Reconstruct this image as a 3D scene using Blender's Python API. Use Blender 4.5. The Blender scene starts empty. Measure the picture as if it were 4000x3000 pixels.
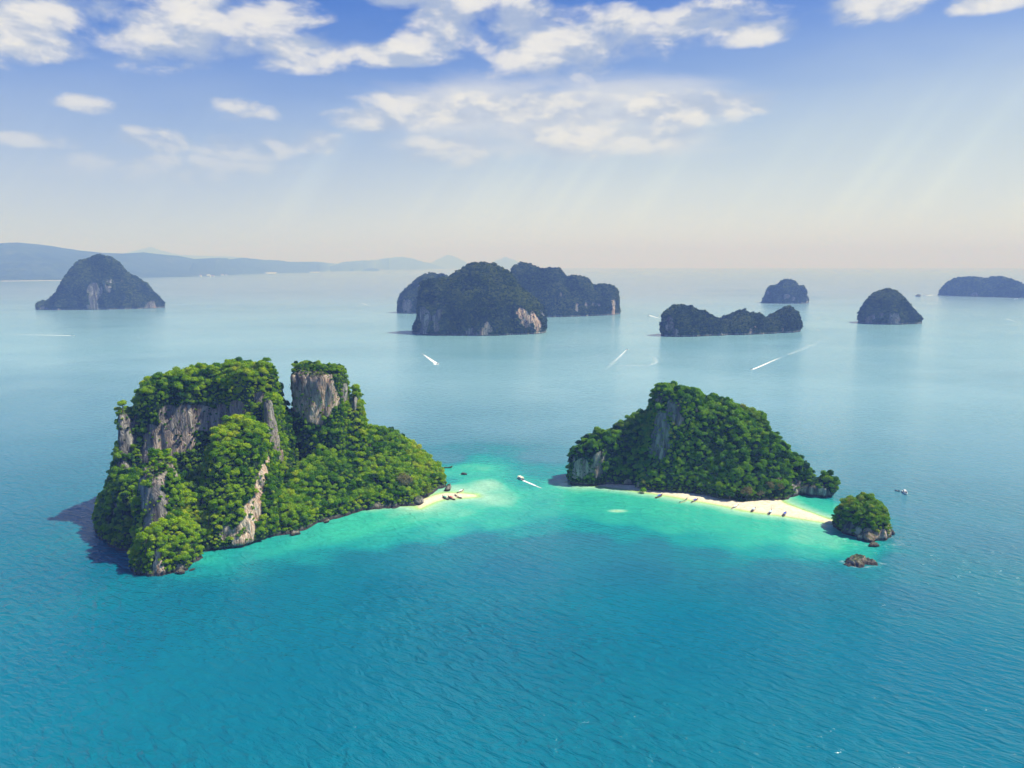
import bpy, bmesh, math, random
import numpy as np
from mathutils import Vector, Matrix

R = math.radians
random.seed(7)
RNG = np.random.default_rng(11)
SC = bpy.context.scene
COL = SC.collection

# ------------------------------------------------------------------ camera
F_PX, CAM_H = 3111.0, 220.0
PITCH = math.atan(465 / F_PX)
cam_data = bpy.data.cameras.new('camera')
cam_data.lens = 28.0
cam_data.sensor_width = 36.0
cam_data.sensor_fit = 'HORIZONTAL'
cam_data.clip_start = 1.0
cam_data.clip_end = 150000.0
cam = bpy.data.objects.new('camera', cam_data)
cam.location = (0, 0, CAM_H)
cam.rotation_euler = (R(90) - PITCH, 0, 0)
COL.objects.link(cam)
SC.camera = cam

# ------------------------------------------------------------------ sun
SUN_EL, SUN_AZ = R(56), R(-1)            # azimuth measured from +X towards +Y
SUN_DIR = Vector((math.cos(SUN_EL) * math.cos(SUN_AZ), math.cos(SUN_EL) * math.sin(SUN_AZ), math.sin(SUN_EL)))
sd = bpy.data.lights.new('sun', 'SUN')
sd.energy = 5.0
sd.angle = R(0.5)
sd.color = (1.0, 0.975, 0.90)
sun = bpy.data.objects.new('sun', sd)
sun.rotation_euler = SUN_DIR.to_track_quat('Z', 'Y').to_euler()
sun.location = (0, 0, 900)
COL.objects.link(sun)

SC.view_settings.view_transform = 'Standard'
SC.view_settings.look = 'None'
SC.view_settings.exposure = 0.58
SC.view_settings.gamma = 1.0
SC.view_settings.use_curve_mapping = False
SC.render.engine = 'CYCLES'
SC.cycles.use_denoising = True
SC.cycles.max_bounces = 5
SC.cycles.diffuse_bounces = 2
SC.cycles.glossy_bounces = 2
SC.cycles.transmission_bounces = 2
SC.cycles.transparent_max_bounces = 6
SC.cycles.volume_bounces = 0
SC.cycles.caustics_reflective = False
SC.cycles.caustics_refractive = False


# ------------------------------------------------------------------ node helper
class NT:
    def __init__(s, tree):
        s.t = tree

    def n(s, typ, ins=None, **props):
        nd = s.t.nodes.new(typ)
        for k, v in props.items():
            setattr(nd, k, v)
        for k, v in (ins or {}).items():
            s.put(nd.inputs[k], v)
        return nd

    def put(s, sock, v):
        if isinstance(v, bpy.types.NodeSocket):
            s.t.links.new(v, sock)
        elif isinstance(v, bpy.types.Node):
            s.t.links.new(v.outputs[0], sock)
        else:
            if isinstance(v, (tuple, list)) and len(v) == 3 and sock.type == 'RGBA':
                v = (*v, 1)
            sock.default_value = v

    def m(s, op, a, b=0.0, c=None, clamp=False):
        nd = s.t.nodes.new('ShaderNodeMath')
        nd.operation = op
        nd.use_clamp = clamp
        s.put(nd.inputs[0], a)
        s.put(nd.inputs[1], b)
        if c is not None:
            s.put(nd.inputs[2], c)
        return nd.outputs[0]

    def vm(s, op, a, b=(0, 0, 0)):
        nd = s.t.nodes.new('ShaderNodeVectorMath')
        nd.operation = op
        s.put(nd.inputs[0], a)
        if op == 'SCALE':
            s.put(nd.inputs['Scale'], b)
        else:
            s.put(nd.inputs[1], b)
        return nd.outputs[1] if op in ('LENGTH', 'DISTANCE', 'DOT_PRODUCT') else nd.outputs[0]

    def mr(s, v, a, b, c=0.0, d=1.0, smooth=True):
        nd = s.t.nodes.new('ShaderNodeMapRange')
        nd.interpolation_type = 'SMOOTHSTEP' if smooth else 'LINEAR'
        for k, x in zip(('Value', 'From Min', 'From Max', 'To Min', 'To Max'), (v, a, b, c, d)):
            s.put(nd.inputs[k], x)
        return nd.outputs[0]

    def mix(s, f, a, b, blend='MIX'):
        nd = s.t.nodes.new('ShaderNodeMix')
        nd.data_type = 'RGBA'
        nd.blend_type = blend
        s.put(nd.inputs[0], f)
        s.put(nd.inputs[6], a)
        s.put(nd.inputs[7], b)
        return nd.outputs[2]

    def ramp(s, f, stops, interp='LINEAR'):
        nd = s.t.nodes.new('ShaderNodeValToRGB')
        s.put(nd.inputs[0], f)
        cr = nd.color_ramp
        cr.interpolation = interp
        while len(cr.elements) < len(stops):
            cr.elements.new(0.5)
        for e, (p, c) in zip(cr.elements, stops):
            e.position = p
            e.color = (*c, 1) if len(c) == 3 else c
        return nd.outputs[0]

    def noise(s, vec, scale, detail=4.0, rough=0.55, dist=0.0):
        nd = s.t.nodes.new('ShaderNodeTexNoise')
        s.put(nd.inputs['Vector'], vec)
        nd.inputs['Scale'].default_value = scale
        nd.inputs['Detail'].default_value = detail
        nd.inputs['Roughness'].default_value = rough
        nd.inputs['Distortion'].default_value = dist
        return nd.outputs[0]

    def scale3(s, vec, sc, rot=(0, 0, 0), loc=(0, 0, 0)):
        nd = s.t.nodes.new('ShaderNodeMapping')
        s.put(nd.inputs[0], vec)
        nd.inputs['Location'].default_value = loc
        nd.inputs['Rotation'].default_value = rot
        nd.inputs['Scale'].default_value = sc
        return nd.outputs[0]


def new_mat(name):
    m = bpy.data.materials.new(name)
    m.use_nodes = True
    m.node_tree.nodes.clear()
    g = NT(m.node_tree)
    out = g.n('ShaderNodeOutputMaterial')
    return m, g, out


# ------------------------------------------------------------------ world: Nishita sky, low veil, cloud layer
world = bpy.data.worlds.new('World')
SC.world = world
world.use_nodes = True
wt = world.node_tree
wt.nodes.clear()
W = NT(wt)
wout = W.n('ShaderNodeOutputWorld')
geo = W.n('ShaderNodeTexCoord')
D = geo.outputs['Generated']
sep = W.n('ShaderNodeSeparateXYZ', {0: D})
dx, dy, dz = sep.outputs
sky = W.n('ShaderNodeTexSky', sky_type='NISHITA', sun_disc=False, sun_elevation=SUN_EL,
          sun_rotation=R(90) - SUN_AZ, altitude=200.0, air_density=1.0, dust_density=0.6, ozone_density=2.5)
hor = W.m('SQRT', W.m('ADD', W.m('MULTIPLY', dx, dx), W.m('MULTIPLY', dy, dy)))
el = W.m('DIVIDE', dz, W.m('MAXIMUM', hor, 0.02))          # tan of elevation
az = W.m('ARCTAN2', dx, dy)                                # 0 straight ahead, + to the right
sky_c = W.mix(1.0, W.vm('SCALE', sky.outputs[0], 0.10), (0.002, 0.27, 0.85), 'MULTIPLY')

# veil of haze low in the sky
warp = W.noise(W.scale3(D, (1.2, 1.2, 4)), 2.0, 3.0)
el_w = W.m('ADD', el, W.m('MULTIPLY', W.m('SUBTRACT', warp, 0.5), 0.10))
side = W.m('SUBTRACT', 1.0, W.m('MULTIPLY', W.mr(az, -0.55, 0.6), 0.14))
el_s = W.m('MULTIPLY', el_w, side)
veil = W.ramp(el_s, [(0.0, (1, 1, 1)), (0.06, (.97, .97, .97)), (0.14, (.80, .80, .80)), (0.21, (.32, .32, .32)),
                     (0.29, (.05, .05, .05)), (0.55, (0.02, 0.02, 0.02))], 'B_SPLINE')
veil_c = W.mix(W.mr(az, -0.55, 0.15), (0.40, 0.46, 0.62), (0.57, 0.63, 0.68))
veil_c = W.mix(W.mr(el, 0.02, 0.16), veil_c, W.mix(W.mr(az, -0.6, 0.5), (0.29, 0.36, 0.52), (0.45, 0.53, 0.57)))
# faint shafts of light slanting down to the left through the low haze
sl = W.m('ADD', W.m('MULTIPLY', az, 1.0), W.m('MULTIPLY', el, -0.75))
sh_n = W.noise(W.n('ShaderNodeCombineXYZ', {0: sl, 1: 0.0, 2: 0.3}).outputs[0], 11.0, 4.0, 0.6)
sh_w = W.m('MULTIPLY', W.m('MULTIPLY', W.mr(el, 0.015, 0.08), W.mr(el, 0.26, 0.12)), W.mr(sh_n, 0.45, 0.72, -0.05, 0.12))
veil_c = W.mix(1.0, veil_c, W.n('ShaderNodeCombineColor', {0: W.m('ADD', 1.0, sh_w), 1: W.m('ADD', 1.0, sh_w), 2: W.m('ADD', 1.0, W.m('MULTIPLY', sh_w, 0.7))}).outputs[0], 'MULTIPLY')
base_sky = W.mix(veil, sky_c, veil_c)

# clouds: placed banks (azimuth, tan elevation, half sizes) broken up by a layer noise
BANKS = [(20, 70, 250, 90), (290, 40, 200, 60), (640, 130, 260, 105), (160, 180, 150, 40), (1000, 60, 200, 90), (1180, 190, 260, 62), (950, 190, 90, 40),
         (1560, 210, 220, 40), (1740, 90, 150, 120), (2000, 130, 300, 110), (2300, 190, 230, 100), (2420, 100, 120, 60),
         (2780, 90, 230, 62), (2950, 120, 170, 40), (3400, 30, 190, 45), (3850, 10, 120, 30), (1680, 0, 260, 40), (760, 0, 200, 40),
         (310, 405, 95, 30, 0.62), (960, 440, 130, 46, 0.6), (1650, 430, 210, 62), (1480, 470, 150, 40), (2150, 430, 300, 55), (2500, 440, 320, 62),
         (2800, 410, 220, 38), (1800, 590, 260, 50), (2300, 540, 430, 60), (600, 555, 115, 42), (950, 570, 170, 48), (1230, 555, 100, 36), (700, 660, 330, 45),
         (150, 545, 120, 24)]


def bank_mask():
    acc = None
    for (px, py, hw, hh, *thin) in BANKS:
        a0 = math.atan((px - 2000) / F_PX)
        # direction of the pixel ray
        X, Z = (px - 2000) / F_PX, -(py - 1500) / F_PX
        fy = math.cos(PITCH) + Z * math.sin(PITCH)
        fz = -math.sin(PITCH) + Z * math.cos(PITCH)
        a0 = math.atan2(X, fy)
        e0 = fz / math.hypot(X, fy)
        u = W.m('DIVIDE', W.m('SUBTRACT', az, a0), hw / F_PX * 1.12)
        v = W.m('DIVIDE', W.m('SUBTRACT', el, e0), hh / F_PX * 1.22)
        d = W.m('ADD', W.m('MULTIPLY', u, u), W.m('MULTIPLY', v, v))
        k = W.m('SUBTRACT', 1.0 - (thin[0] if thin else 0.0), d)
        acc = k if acc is None else W.m('SMOOTH_MAX', acc, k, 0.25)
    return W.m('MAXIMUM', acc, -1.2)


mask = bank_mask()
# beyond the frame the same kind of broken cloud goes on
far_side = W.m('MAXIMUM', W.mr(W.m('ABSOLUTE', az), 0.60, 0.75), W.mr(el, 0.36, 0.46))
broad = W.m('SUBTRACT', W.m('MULTIPLY', W.noise(W.scale3(D, (1, 1, 2.2)), 3.2, 3.0), 3.4), 2.25)
mask = W.m('ADD', W.m('MULTIPLY', mask, W.m('SUBTRACT', 1.0, far_side)), W.m('MULTIPLY', broad, far_side))


def layer(off):
    cz = W.m('ADD', W.m('MAXIMUM', el, 0.0), 0.10 + off)
    uv = W.n('ShaderNodeCombineXYZ', {0: W.m('MULTIPLY', az, 1.0), 1: W.m('MULTIPLY', cz, 1.9), 2: 0.0}).outputs[0]
    a = W.noise(W.vm('SCALE', uv, 1.0), 12.0, 10.0, 0.56, 0.2)
    return a


n0 = layer(0.0)
n1 = layer(0.022)
dens = W.m('ADD', W.m('MULTIPLY', mask, 0.52), W.m('MULTIPLY', W.m('SUBTRACT', n0, 0.5), 2.6))
dens_up = W.m('ADD', W.m('MULTIPLY', mask, 0.52), W.m('MULTIPLY', W.m('SUBTRACT', n1, 0.5), 2.6))
alpha = W.mr(dens, -0.18, 0.42)
lit = W.mr(W.m('SUBTRACT', dens, W.m('MULTIPLY', dens_up, 1.0)), -0.25, 0.35)
c_cloud = W.mix(lit, (0.29, 0.34, 0.45), (0.62, 0.61, 0.585))
# cloud colour sinks into the veil lower down
low = W.mr(el, 0.08, 0.22, 0.35, 0.92)
alpha = W.m('MULTIPLY', W.m('MULTIPLY', alpha, low), W.mr(el, 0.05, 0.14))
alpha = W.m('MULTIPLY', alpha, W.mr(dens, 0.0, 0.9, 0.8, 1.0))
# a broad thin sheet of cloud behind the puffs, centre to right
sheet_n = W.noise(W.scale3(D, (1.0, 1.0, 3.6)), 5.0, 7.0, 0.58, 0.3)
sheet_m = W.m('MULTIPLY', W.m('MULTIPLY', W.mr(az, -0.26, -0.06), W.mr(az, 0.36, 0.18)), W.m('MULTIPLY', W.mr(el, 0.10, 0.15), W.mr(el, 0.245, 0.205)))
sheet = W.m('MULTIPLY', W.mr(W.m('ADD', W.m('MULTIPLY', sheet_m, 0.36), sheet_n), 0.60, 0.98), W.m('MULTIPLY', sheet_m, 0.75))
base_sky = W.mix(sheet, base_sky, (0.50, 0.52, 0.56))
full = W.mix(alpha, base_sky, c_cloud)
bgn = W.n('ShaderNodeBackground', {'Color': full, 'Strength': 1.0})
wt.links.new(bgn.outputs[0], wout.inputs['Surface'])


# ------------------------------------------------------------------ picture point -> place
def ray(px, py):
    X, Z = (px - 2000) / F_PX, -(py - 1500) / F_PX
    return np.array([X, math.cos(PITCH) + Z * math.sin(PITCH), -math.sin(PITCH) + Z * math.cos(PITCH)])


def G(px, py):
    r = ray(px, py)
    t = -CAM_H / r[2]
    return (r[0] * t, r[1] * t)


def P(px, py, Y):
    r = ray(px, py)
    t = Y / r[1]
    return (r[0] * t, Y, CAM_H + r[2] * t)


# ------------------------------------------------------------------ object helpers
def tag(o, label=None, cat=None, group=None, kind=None):
    if label: o['label'] = label
    if cat: o['category'] = cat
    if group: o['group'] = group
    if kind: o['kind'] = kind
    return o


def link(name, me, mat=None, parent=None, loc=None):
    o = bpy.data.objects.new(name, me)
    if mat is not None and not me.materials:
        me.materials.append(mat)
    if parent is not None:
        o.parent = parent
    if loc is not None:
        o.location = loc
    COL.objects.link(o)
    return o


def empty(name, loc=(0, 0, 0), rz=0.0):
    o = bpy.data.objects.new(name, None)
    o.location = loc
    o.rotation_euler = (0, 0, rz)
    o.empty_display_size = 0.1
    COL.objects.link(o)
    return o


def np_mesh(name, V, Q, smooth=True, attrs=None):
    """V (n,3), Q (m,k) faces -> mesh"""
    me = bpy.data.meshes.new(name)
    V = np.asarray(V, np.float32)
    Q = np.asarray(Q, np.int32)
    k = Q.shape[1]
    me.vertices.add(len(V))
    me.vertices.foreach_set('co', V.ravel())
    me.loops.add(Q.size)
    me.loops.foreach_set('vertex_index', Q.ravel())
    me.polygons.add(len(Q))
    me.polygons.foreach_set('loop_start', np.arange(0, Q.size, k, dtype=np.int32))
    me.polygons.foreach_set('use_smooth', np.full(len(Q), smooth))
    me.update(calc_edges=True)
    for nm, arr in (attrs or {}).items():
        a = me.attributes.new(nm, 'FLOAT', 'POINT')
        a.data.foreach_set('value', np.asarray(arr, np.float32))
    return me


def copy_tree(o, parent=None):
    c = o.copy()
    COL.objects.link(c)
    c.parent = parent
    for ch in list(o.children):
        copy_tree(ch, c)
    return c


# ------------------------------------------------------------------ numpy noise on regular grids
def _ax(c, s):
    c = c / s
    i = np.floor(c).astype(int)
    t = c - i
    t = t * t * (3 - 2 * t)
    return i - i.min(), t.astype(np.float32), int(i.max() - i.min()) + 2


def vnoise(xs, ys, zs, sx, sy, sz, seed):
    r = np.random.default_rng(seed)
    ix, tx, nx = _ax(xs + r.random() * 100, sx)
    iy, ty, ny = _ax(ys + r.random() * 100, sy)
    iz, tz, nz = _ax(zs + r.random() * 100, sz)
    A = r.random((nx, ny, nz)).astype(np.float32) * 2 - 1
    A = A[ix] * (1 - tx)[:, None, None] + A[ix + 1] * tx[:, None, None]
    A = A[:, iy] * (1 - ty)[None, :, None] + A[:, iy + 1] * ty[None, :, None]
    A = A[:, :, iz] * (1 - tz)[None, None] + A[:, :, iz + 1] * tz[None, None]
    return A


def fbm(xs, ys, zs, s, octs, seed, zf=1.0, gain=0.5):
    out, amp, tot = 0, 1.0, 0
    for k in range(octs):
        out = out + amp * vnoise(xs, ys, zs, s, s, s * zf, seed + k)
        tot += amp
        amp *= gain
        s *= 0.5
    return out / tot


def poly_sd(X, Y, poly):
    """signed distance, positive inside"""
    p = np.array(poly, float)
    q = np.roll(p, -1, 0)
    best = np.full(X.shape, 1e18)
    ins = np.zeros(X.shape, bool)
    for (ax_, ay), (bx, by) in zip(p, q):
        ex, ey = bx - ax_, by - ay
        wx, wy = X - ax_, Y - ay
        t = np.clip((wx * ex + wy * ey) / (ex * ex + ey * ey + 1e-9), 0, 1)
        dd = (wx - ex * t) ** 2 + (wy - ey * t) ** 2
        best = np.minimum(best, dd)
        c = ((ay > Y) != (by > Y)) & (X < (bx - ax_) * (Y - ay) / (by - ay + 1e-12) + ax_)
        ins ^= c
    d = np.sqrt(best)
    return np.where(ins, d, -d)


def smin(a, b, k):
    h = np.clip(0.5 + 0.5 * (b - a) / k, 0, 1)
    return b * (1 - h) + a * h - k * h * (1 - h)


def smax(a, b, k):
    return -smin(-a, -b, k)


def surface_nets(Fd, org, vx):
    """Fd (nx,ny,nz) positive inside; returns verts, quads"""
    S = Fd > 0
    nx, ny, nz = Fd.shape
    c = np.zeros((nx - 1, ny - 1, nz - 1), np.int8)
    for i in (0, 1):
        for j in (0, 1):
            for k in (0, 1):
                c += S[i:nx - 1 + i, j:ny - 1 + j, k:nz - 1 + k]
    act = (c > 0) & (c < 8)
    idx = -np.ones(act.shape, np.int32)
    cells = np.argwhere(act)
    idx[act] = np.arange(len(cells))
    acc = np.zeros((len(cells), 3))
    cnt = np.zeros(len(cells))
    cx, cy, cz = cells.T
    corners = [(i, j, k) for i in (0, 1) for j in (0, 1) for k in (0, 1)]
    for a in corners:
        for axx in range(3):
            if a[axx]: continue
            b = list(a); b[axx] = 1
            fa = Fd[cx + a[0], cy + a[1], cz + a[2]]
            fb = Fd[cx + b[0], cy + b[1], cz + b[2]]
            m = (fa > 0) != (fb > 0)
            t = np.where(m, fa / np.where(m, fa - fb, 1), 0)
            pt = np.array(a, float)[None] + np.zeros((len(cells), 3))
            pt[:, axx] += t
            acc += pt * m[:, None]
            cnt += m
    V = (cells + acc / cnt[:, None]) * vx + np.array(org)
    quads = []
    for axx in range(3):
        sl0 = [slice(1, -1)] * 3
        sl0[axx] = slice(0, -1)
        sl1 = list(sl0)
        sl1[axx] = slice(1, None)
        A, B = S[tuple(sl0)], S[tuple(sl1)]
        e = np.argwhere(A != B)
        off = np.array([1, 1, 1]); off[axx] = 0
        flip = A[tuple(e.T)]
        e = e + off
        u, v = [(1, 2), (2, 0), (0, 1)][axx]
        du = np.zeros(3, int); du[u] = 1
        dv = np.zeros(3, int); dv[v] = 1
        q = [idx[tuple((e - du - dv).T)], idx[tuple((e - dv).T)], idx[tuple(e.T)], idx[tuple((e - du).T)]]
        q = np.stack(q, 1)
        q[~flip] = q[~flip][:, ::-1]
        quads.append(q)
    return V, np.concatenate(quads)


def face_data(V, Q):
    d1, d2 = V[Q[:, 2]] - V[Q[:, 0]], V[Q[:, 3]] - V[Q[:, 1]]
    n = np.cross(d1, d2)
    a = np.linalg.norm(n, axis=1)
    return V[Q].mean(1), n / (a[:, None] + 1e-9), a * 0.5


def vert_normals(V, Q):
    _, n, a = face_data(V, Q)
    N = np.zeros_like(V)
    for k in range(4):
        np.add.at(N, Q[:, k], n * a[:, None])
    return N / (np.linalg.norm(N, axis=1)[:, None] + 1e-9)


# ------------------------------------------------------------------ materials
def rock_material(name, grey=1.0, fine=1.0):
    m, g, out = new_mat(name)
    pos = g.n('ShaderNodeNewGeometry').outputs['Position']
    nrm = g.n('ShaderNodeNewGeometry').outputs['Normal']
    bare = g.n('ShaderNodeAttribute', attribute_name='bare').outputs['Fac']
    pink = g.n('ShaderNodeAttribute', attribute_name='pink').outputs['Fac']
    sepn = g.n('ShaderNodeSeparateXYZ', {0: nrm})
    sepp = g.n('ShaderNodeSeparateXYZ', {0: pos})
    streak = g.noise(g.scale3(pos, (1, 1, 0.16)), 0.20 * fine, 8.0, 0.62, 0.4)
    streak2 = g.noise(g.scale3(pos, (1, 1, 0.10)), 0.55 * fine, 6.0, 0.6, 0.6)
    blot = g.noise(pos, 0.07 * fine, 5.0, 0.6)
    crack = g.n('ShaderNodeTexVoronoi', {'Vector': g.vm('ADD', g.scale3(pos, (1, 1, 0.13)), g.vm('SCALE', g.n('ShaderNodeTexNoise', {'Vector': pos, 'Scale': 0.12 * fine, 'Detail': 4.0}).outputs['Color'], 5.0 / fine)), 'Scale': 0.24 * fine}, feature='DISTANCE_TO_EDGE').outputs['Distance']
    col = g.ramp(streak, [(0.33, (0.035, 0.035, 0.038)), (0.44, (0.14, 0.135, 0.13)), (0.54, (0.28, 0.265, 0.24)), (0.65, (0.52, 0.48, 0.42))])
    pk = g.ramp(g.m('ADD', g.m('MULTIPLY', streak2, 0.6), g.m('MULTIPLY', blot, 0.4)),
                [(0.36, (0.10, 0.085, 0.075)), (0.45, (0.40, 0.22, 0.13)), (0.52, (0.58, 0.42, 0.31)), (0.62, (0.74, 0.62, 0.50))])
    col = g.mix(g.m('MULTIPLY', pink, g.mr(blot, 0.30, 0.55, 0.25, 1.0)), col, pk)
    col = g.mix(g.mr(crack, 0.0, 0.05, 0.22, 0.0), col, (0.05, 0.045, 0.04))
    col = g.mix(g.m('MULTIPLY', g.mr(streak2, 0.56, 0.68), 0.5), col, (0.035, 0.036, 0.038))
    fiss = g.noise(g.scale3(pos, (1, 1, 0.12)), 0.42 * fine, 5.0, 0.6, 0.8)
    col = g.mix(g.mr(g.m('ABSOLUTE', g.m('SUBTRACT', fiss, 0.5)), 0.0, 0.022, 0.8, 0.0), col, (0.025, 0.023, 0.022))
    # tidal band: dark, wet rock
    col = g.mix(g.mr(sepp.outputs[2], 1.2, 3.4, 0.92, 0.0), col, (0.03, 0.026, 0.022))
    # undergrowth: soil and low plants where nothing is bare
    ug = g.ramp(g.noise(pos, 0.35 * fine, 6.0, 0.65), [(0.33, (0.008, 0.022, 0.006)), (0.5, (0.022, 0.055, 0.010)), (0.68, (0.07, 0.12, 0.02))])
    cover = g.m('SUBTRACT', 1.0, bare)
    flat = g.mr(sepn.outputs[2], 0.45, 0.75)
    cover = g.m('MAXIMUM', g.mr(g.m('ADD', cover, g.m('MULTIPLY', g.m('SUBTRACT', streak, 0.5), 0.9)), 0.35, 0.6), g.m('MULTIPLY', flat, 0.8))
    cover = g.m('MULTIPLY', cover, g.mr(sepp.outputs[2], 1.5, 3.5))
    col = g.mix(cover, col, ug)
    bh = g.m('ADD', g.m('MULTIPLY', streak2, 1.6), g.m('ADD', g.m('MULTIPLY', streak, 1.2), g.mr(crack, 0, 0.12, 0, 0.35)))
    bump = g.n('ShaderNodeBump', {'Height': bh, 'Strength': 0.9, 'Distance': 1.6 / fine})
    b = g.n('ShaderNodeBsdfPrincipled', {'Base Color': col, 'Roughness': 0.9, 'Normal': bump})
    b.inputs['Specular IOR Level'].default_value = 0.2
    g.put(out.inputs['Surface'], b)
    return m


def leaf_material(name, stops, patch=0.012, transl=0.36):
    m, g, out = new_mat(name)
    oi = g.n('ShaderNodeObjectInfo')
    pos = g.n('ShaderNodeNewGeometry').outputs['Position']
    loc = oi.outputs['Location']
    big = g.noise(loc, patch, 3.0)
    leafn = g.noise(pos, 1.5, 3.0, 0.65)
    f = g.m('ADD', g.m('MULTIPLY', oi.outputs['Random'], 0.55), g.m('MULTIPLY', g.mr(big, 0.3, 0.7), 0.45))
    col = g.ramp(f, stops)
    col = g.mix(1.0, col, g.ramp(leafn, [(0.3, (0.45, 0.5, 0.5)), (0.7, (1.5, 1.45, 1.3))]), 'MULTIPLY')
    d = g.n('ShaderNodeBsdfDiffuse', {'Color': col, 'Roughness': 0.5})
    t = g.n('ShaderNodeBsdfTranslucent', {'Color': g.mix(1.0, col, (1.2, 1.15, 0.5), 'MULTIPLY')})
    mx = g.n('ShaderNodeMixShader', {0: transl, 1: d, 2: t})
    g.put(out.inputs['Surface'], mx)
    return m


def plain(name, col, rough=0.6, var=0.15, scale=1.5, spec=0.4, metal=0.0):
    m, g, out = new_mat(name)
    pos = g.n('ShaderNodeTexCoord').outputs['Object']
    n = g.noise(pos, scale, 4.0)
    c = g.mix(1.0, (*col, 1), g.ramp(n, [(0.3, (1 - var,) * 3), (0.7, (1 + var,) * 3)]), 'MULTIPLY')
    b = g.n('ShaderNodeBsdfPrincipled', {'Base Color': c, 'Roughness': rough, 'Metallic': metal})
    b.inputs['Specular IOR Level'].default_value = spec
    g.put(out.inputs['Surface'], b)
    return m


M_ROCK = rock_material('limestone')
M_ROCK_FAR = rock_material('limestone_far', fine=0.35)
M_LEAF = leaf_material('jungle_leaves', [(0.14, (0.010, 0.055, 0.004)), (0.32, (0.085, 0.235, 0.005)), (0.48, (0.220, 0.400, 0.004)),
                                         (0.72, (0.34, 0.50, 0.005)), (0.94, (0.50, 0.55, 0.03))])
M_LEAF_DARK = leaf_material('dark_jungle_leaves', [(0.12, (0.010, 0.050, 0.012)), (0.34, (0.070, 0.215, 0.012)), (0.56, (0.20, 0.41, 0.012)),
                                              (0.82, (0.26, 0.42, 0.018)), (0.96, (0.42, 0.42, 0.08))])  # darker, less yellow green than the other jungle leaves
M_LEAF_FAR = leaf_material('far_leaves', [(0.1, (0.016, 0.040, 0.010)), (0.45, (0.050, 0.095, 0.016)), (0.9, (0.17, 0.21, 0.030))], patch=0.011, transl=0.1)
M_LEAF_DRY = leaf_material('dry_leaves', [(0.1, (0.17, 0.18, 0.07)), (0.9, (0.27, 0.24, 0.12))])
M_LEAF_YEL = leaf_material('lime_leaves', [(0.1, (0.17, 0.28, 0.01)), (0.9, (0.26, 0.33, 0.015))])
M_BARK = plain('bark', (0.16, 0.13, 0.10), 0.9, 0.3)


# ------------------------------------------------------------------ crown and trunk kinds
def ico(sub):
    bm = bmesh.new()
    bmesh.ops.create_icosphere(bm, subdivisions=sub, radius=1.0)
    V = np.array([v.co[:] for v in bm.verts])
    Fc = np.array([[v.index for v in f.verts] for f in bm.faces])
    bm.free()
    return V, Fc


def crown_mesh(name, mat, seed, lobes=9, leaves=80, leaf=0.125, flat=0.62, spread=0.62, sub=1, core=0.74, lobe_r=(0.30, 0.52)):
    r = np.random.default_rng(seed)
    iv, ifc = ico(sub)
    V, T = [], []
    n = 0
    for i in range(lobes):
        a = r.random() * 6.283
        q = math.sqrt(r.random()) * spread if i else 0
        h = (0.45 + 0.35 * r.random()) * (1 - 0.55 * q) if i else 0.6
        c = np.array([math.cos(a) * q, math.sin(a) * q, h * 1.15])
        rad = r.uniform(*lobe_r) * (1.15 if i == 0 else 1)
        rr = rad * (1 + 0.32 * (r.random(len(iv)) - 0.5))
        v = iv * rr[:, None] * np.array([1, 1, flat * 1.15]) * core + c
        V.append(v); T.append(ifc + n); n += len(v)
        # leaf sprays over the upper part of the lobe
        k = leaves
        d = r.normal(size=(k, 3)); d[:, 2] = np.abs(d[:, 2]) * 0.9 - 0.25
        d /= np.linalg.norm(d, axis=1)[:, None]
        p = c + d * rad * np.array([1, 1, flat * 1.15]) * r.uniform(0.74, 1.20, (k, 1))
        nn = d + r.normal(size=(k, 3)) * 0.55
        nn /= np.linalg.norm(nn, axis=1)[:, None]
        t1 = np.cross(nn, r.normal(size=(k, 3)))
        t1 /= np.linalg.norm(t1, axis=1)[:, None]
        t2 = np.cross(nn, t1)
        s = leaf * r.uniform(0.55, 1.2, (k, 1))
        tri = np.stack([p + t1 * s, p - t1 * s * 0.5 + t2 * s * 0.8, p - t1 * s * 0.5 - t2 * s * 0.8], 1).reshape(-1, 3)
        V.append(tri); T.append(np.arange(k * 3).reshape(-1, 3) + n); n += k * 3
    me = np_mesh(name, np.concatenate(V), np.concatenate(T), smooth=False)
    me.materials.append(mat)
    return me


def trunk_mesh(name, seed):
    r = random.Random(seed)
    V, Fc = [], []

    def tube(p0, p1, r0, r1, k=6):
        b = len(V)
        d = Vector(p1) - Vector(p0)
        q = d.to_track_quat('Z', 'Y')
        for p, rad in ((p0, r0), ((Vector(p0) + d * 0.5) + Vector((r.uniform(-.03, .03), r.uniform(-.03, .03), 0)), (r0 + r1) / 2), (p1, r1)):
            for i in range(k):
                a = 6.283 * i / k
                V.append(tuple(Vector(p) + q @ Vector((math.cos(a) * rad, math.sin(a) * rad, 0))))
        for j in range(2):
            for i in range(k):
                Fc.append((b + j * k + i, b + j * k + (i + 1) % k, b + (j + 1) * k + (i + 1) % k, b + (j + 1) * k + i))
    tube((0, 0, -1.5), (0.03, 0.0, 0.35), 0.085, 0.055)
    for i in range(4):
        a = i * 1.57 + r.random()
        tube((0.03, 0, 0.1 + 0.06 * i), (math.cos(a) * 0.5, math.sin(a) * 0.5, 0.62 + r.random() * 0.2), 0.04, 0.012, 5)
    me = np_mesh(name, V, Fc)
    me.materials.append(M_BARK)
    return me


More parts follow.
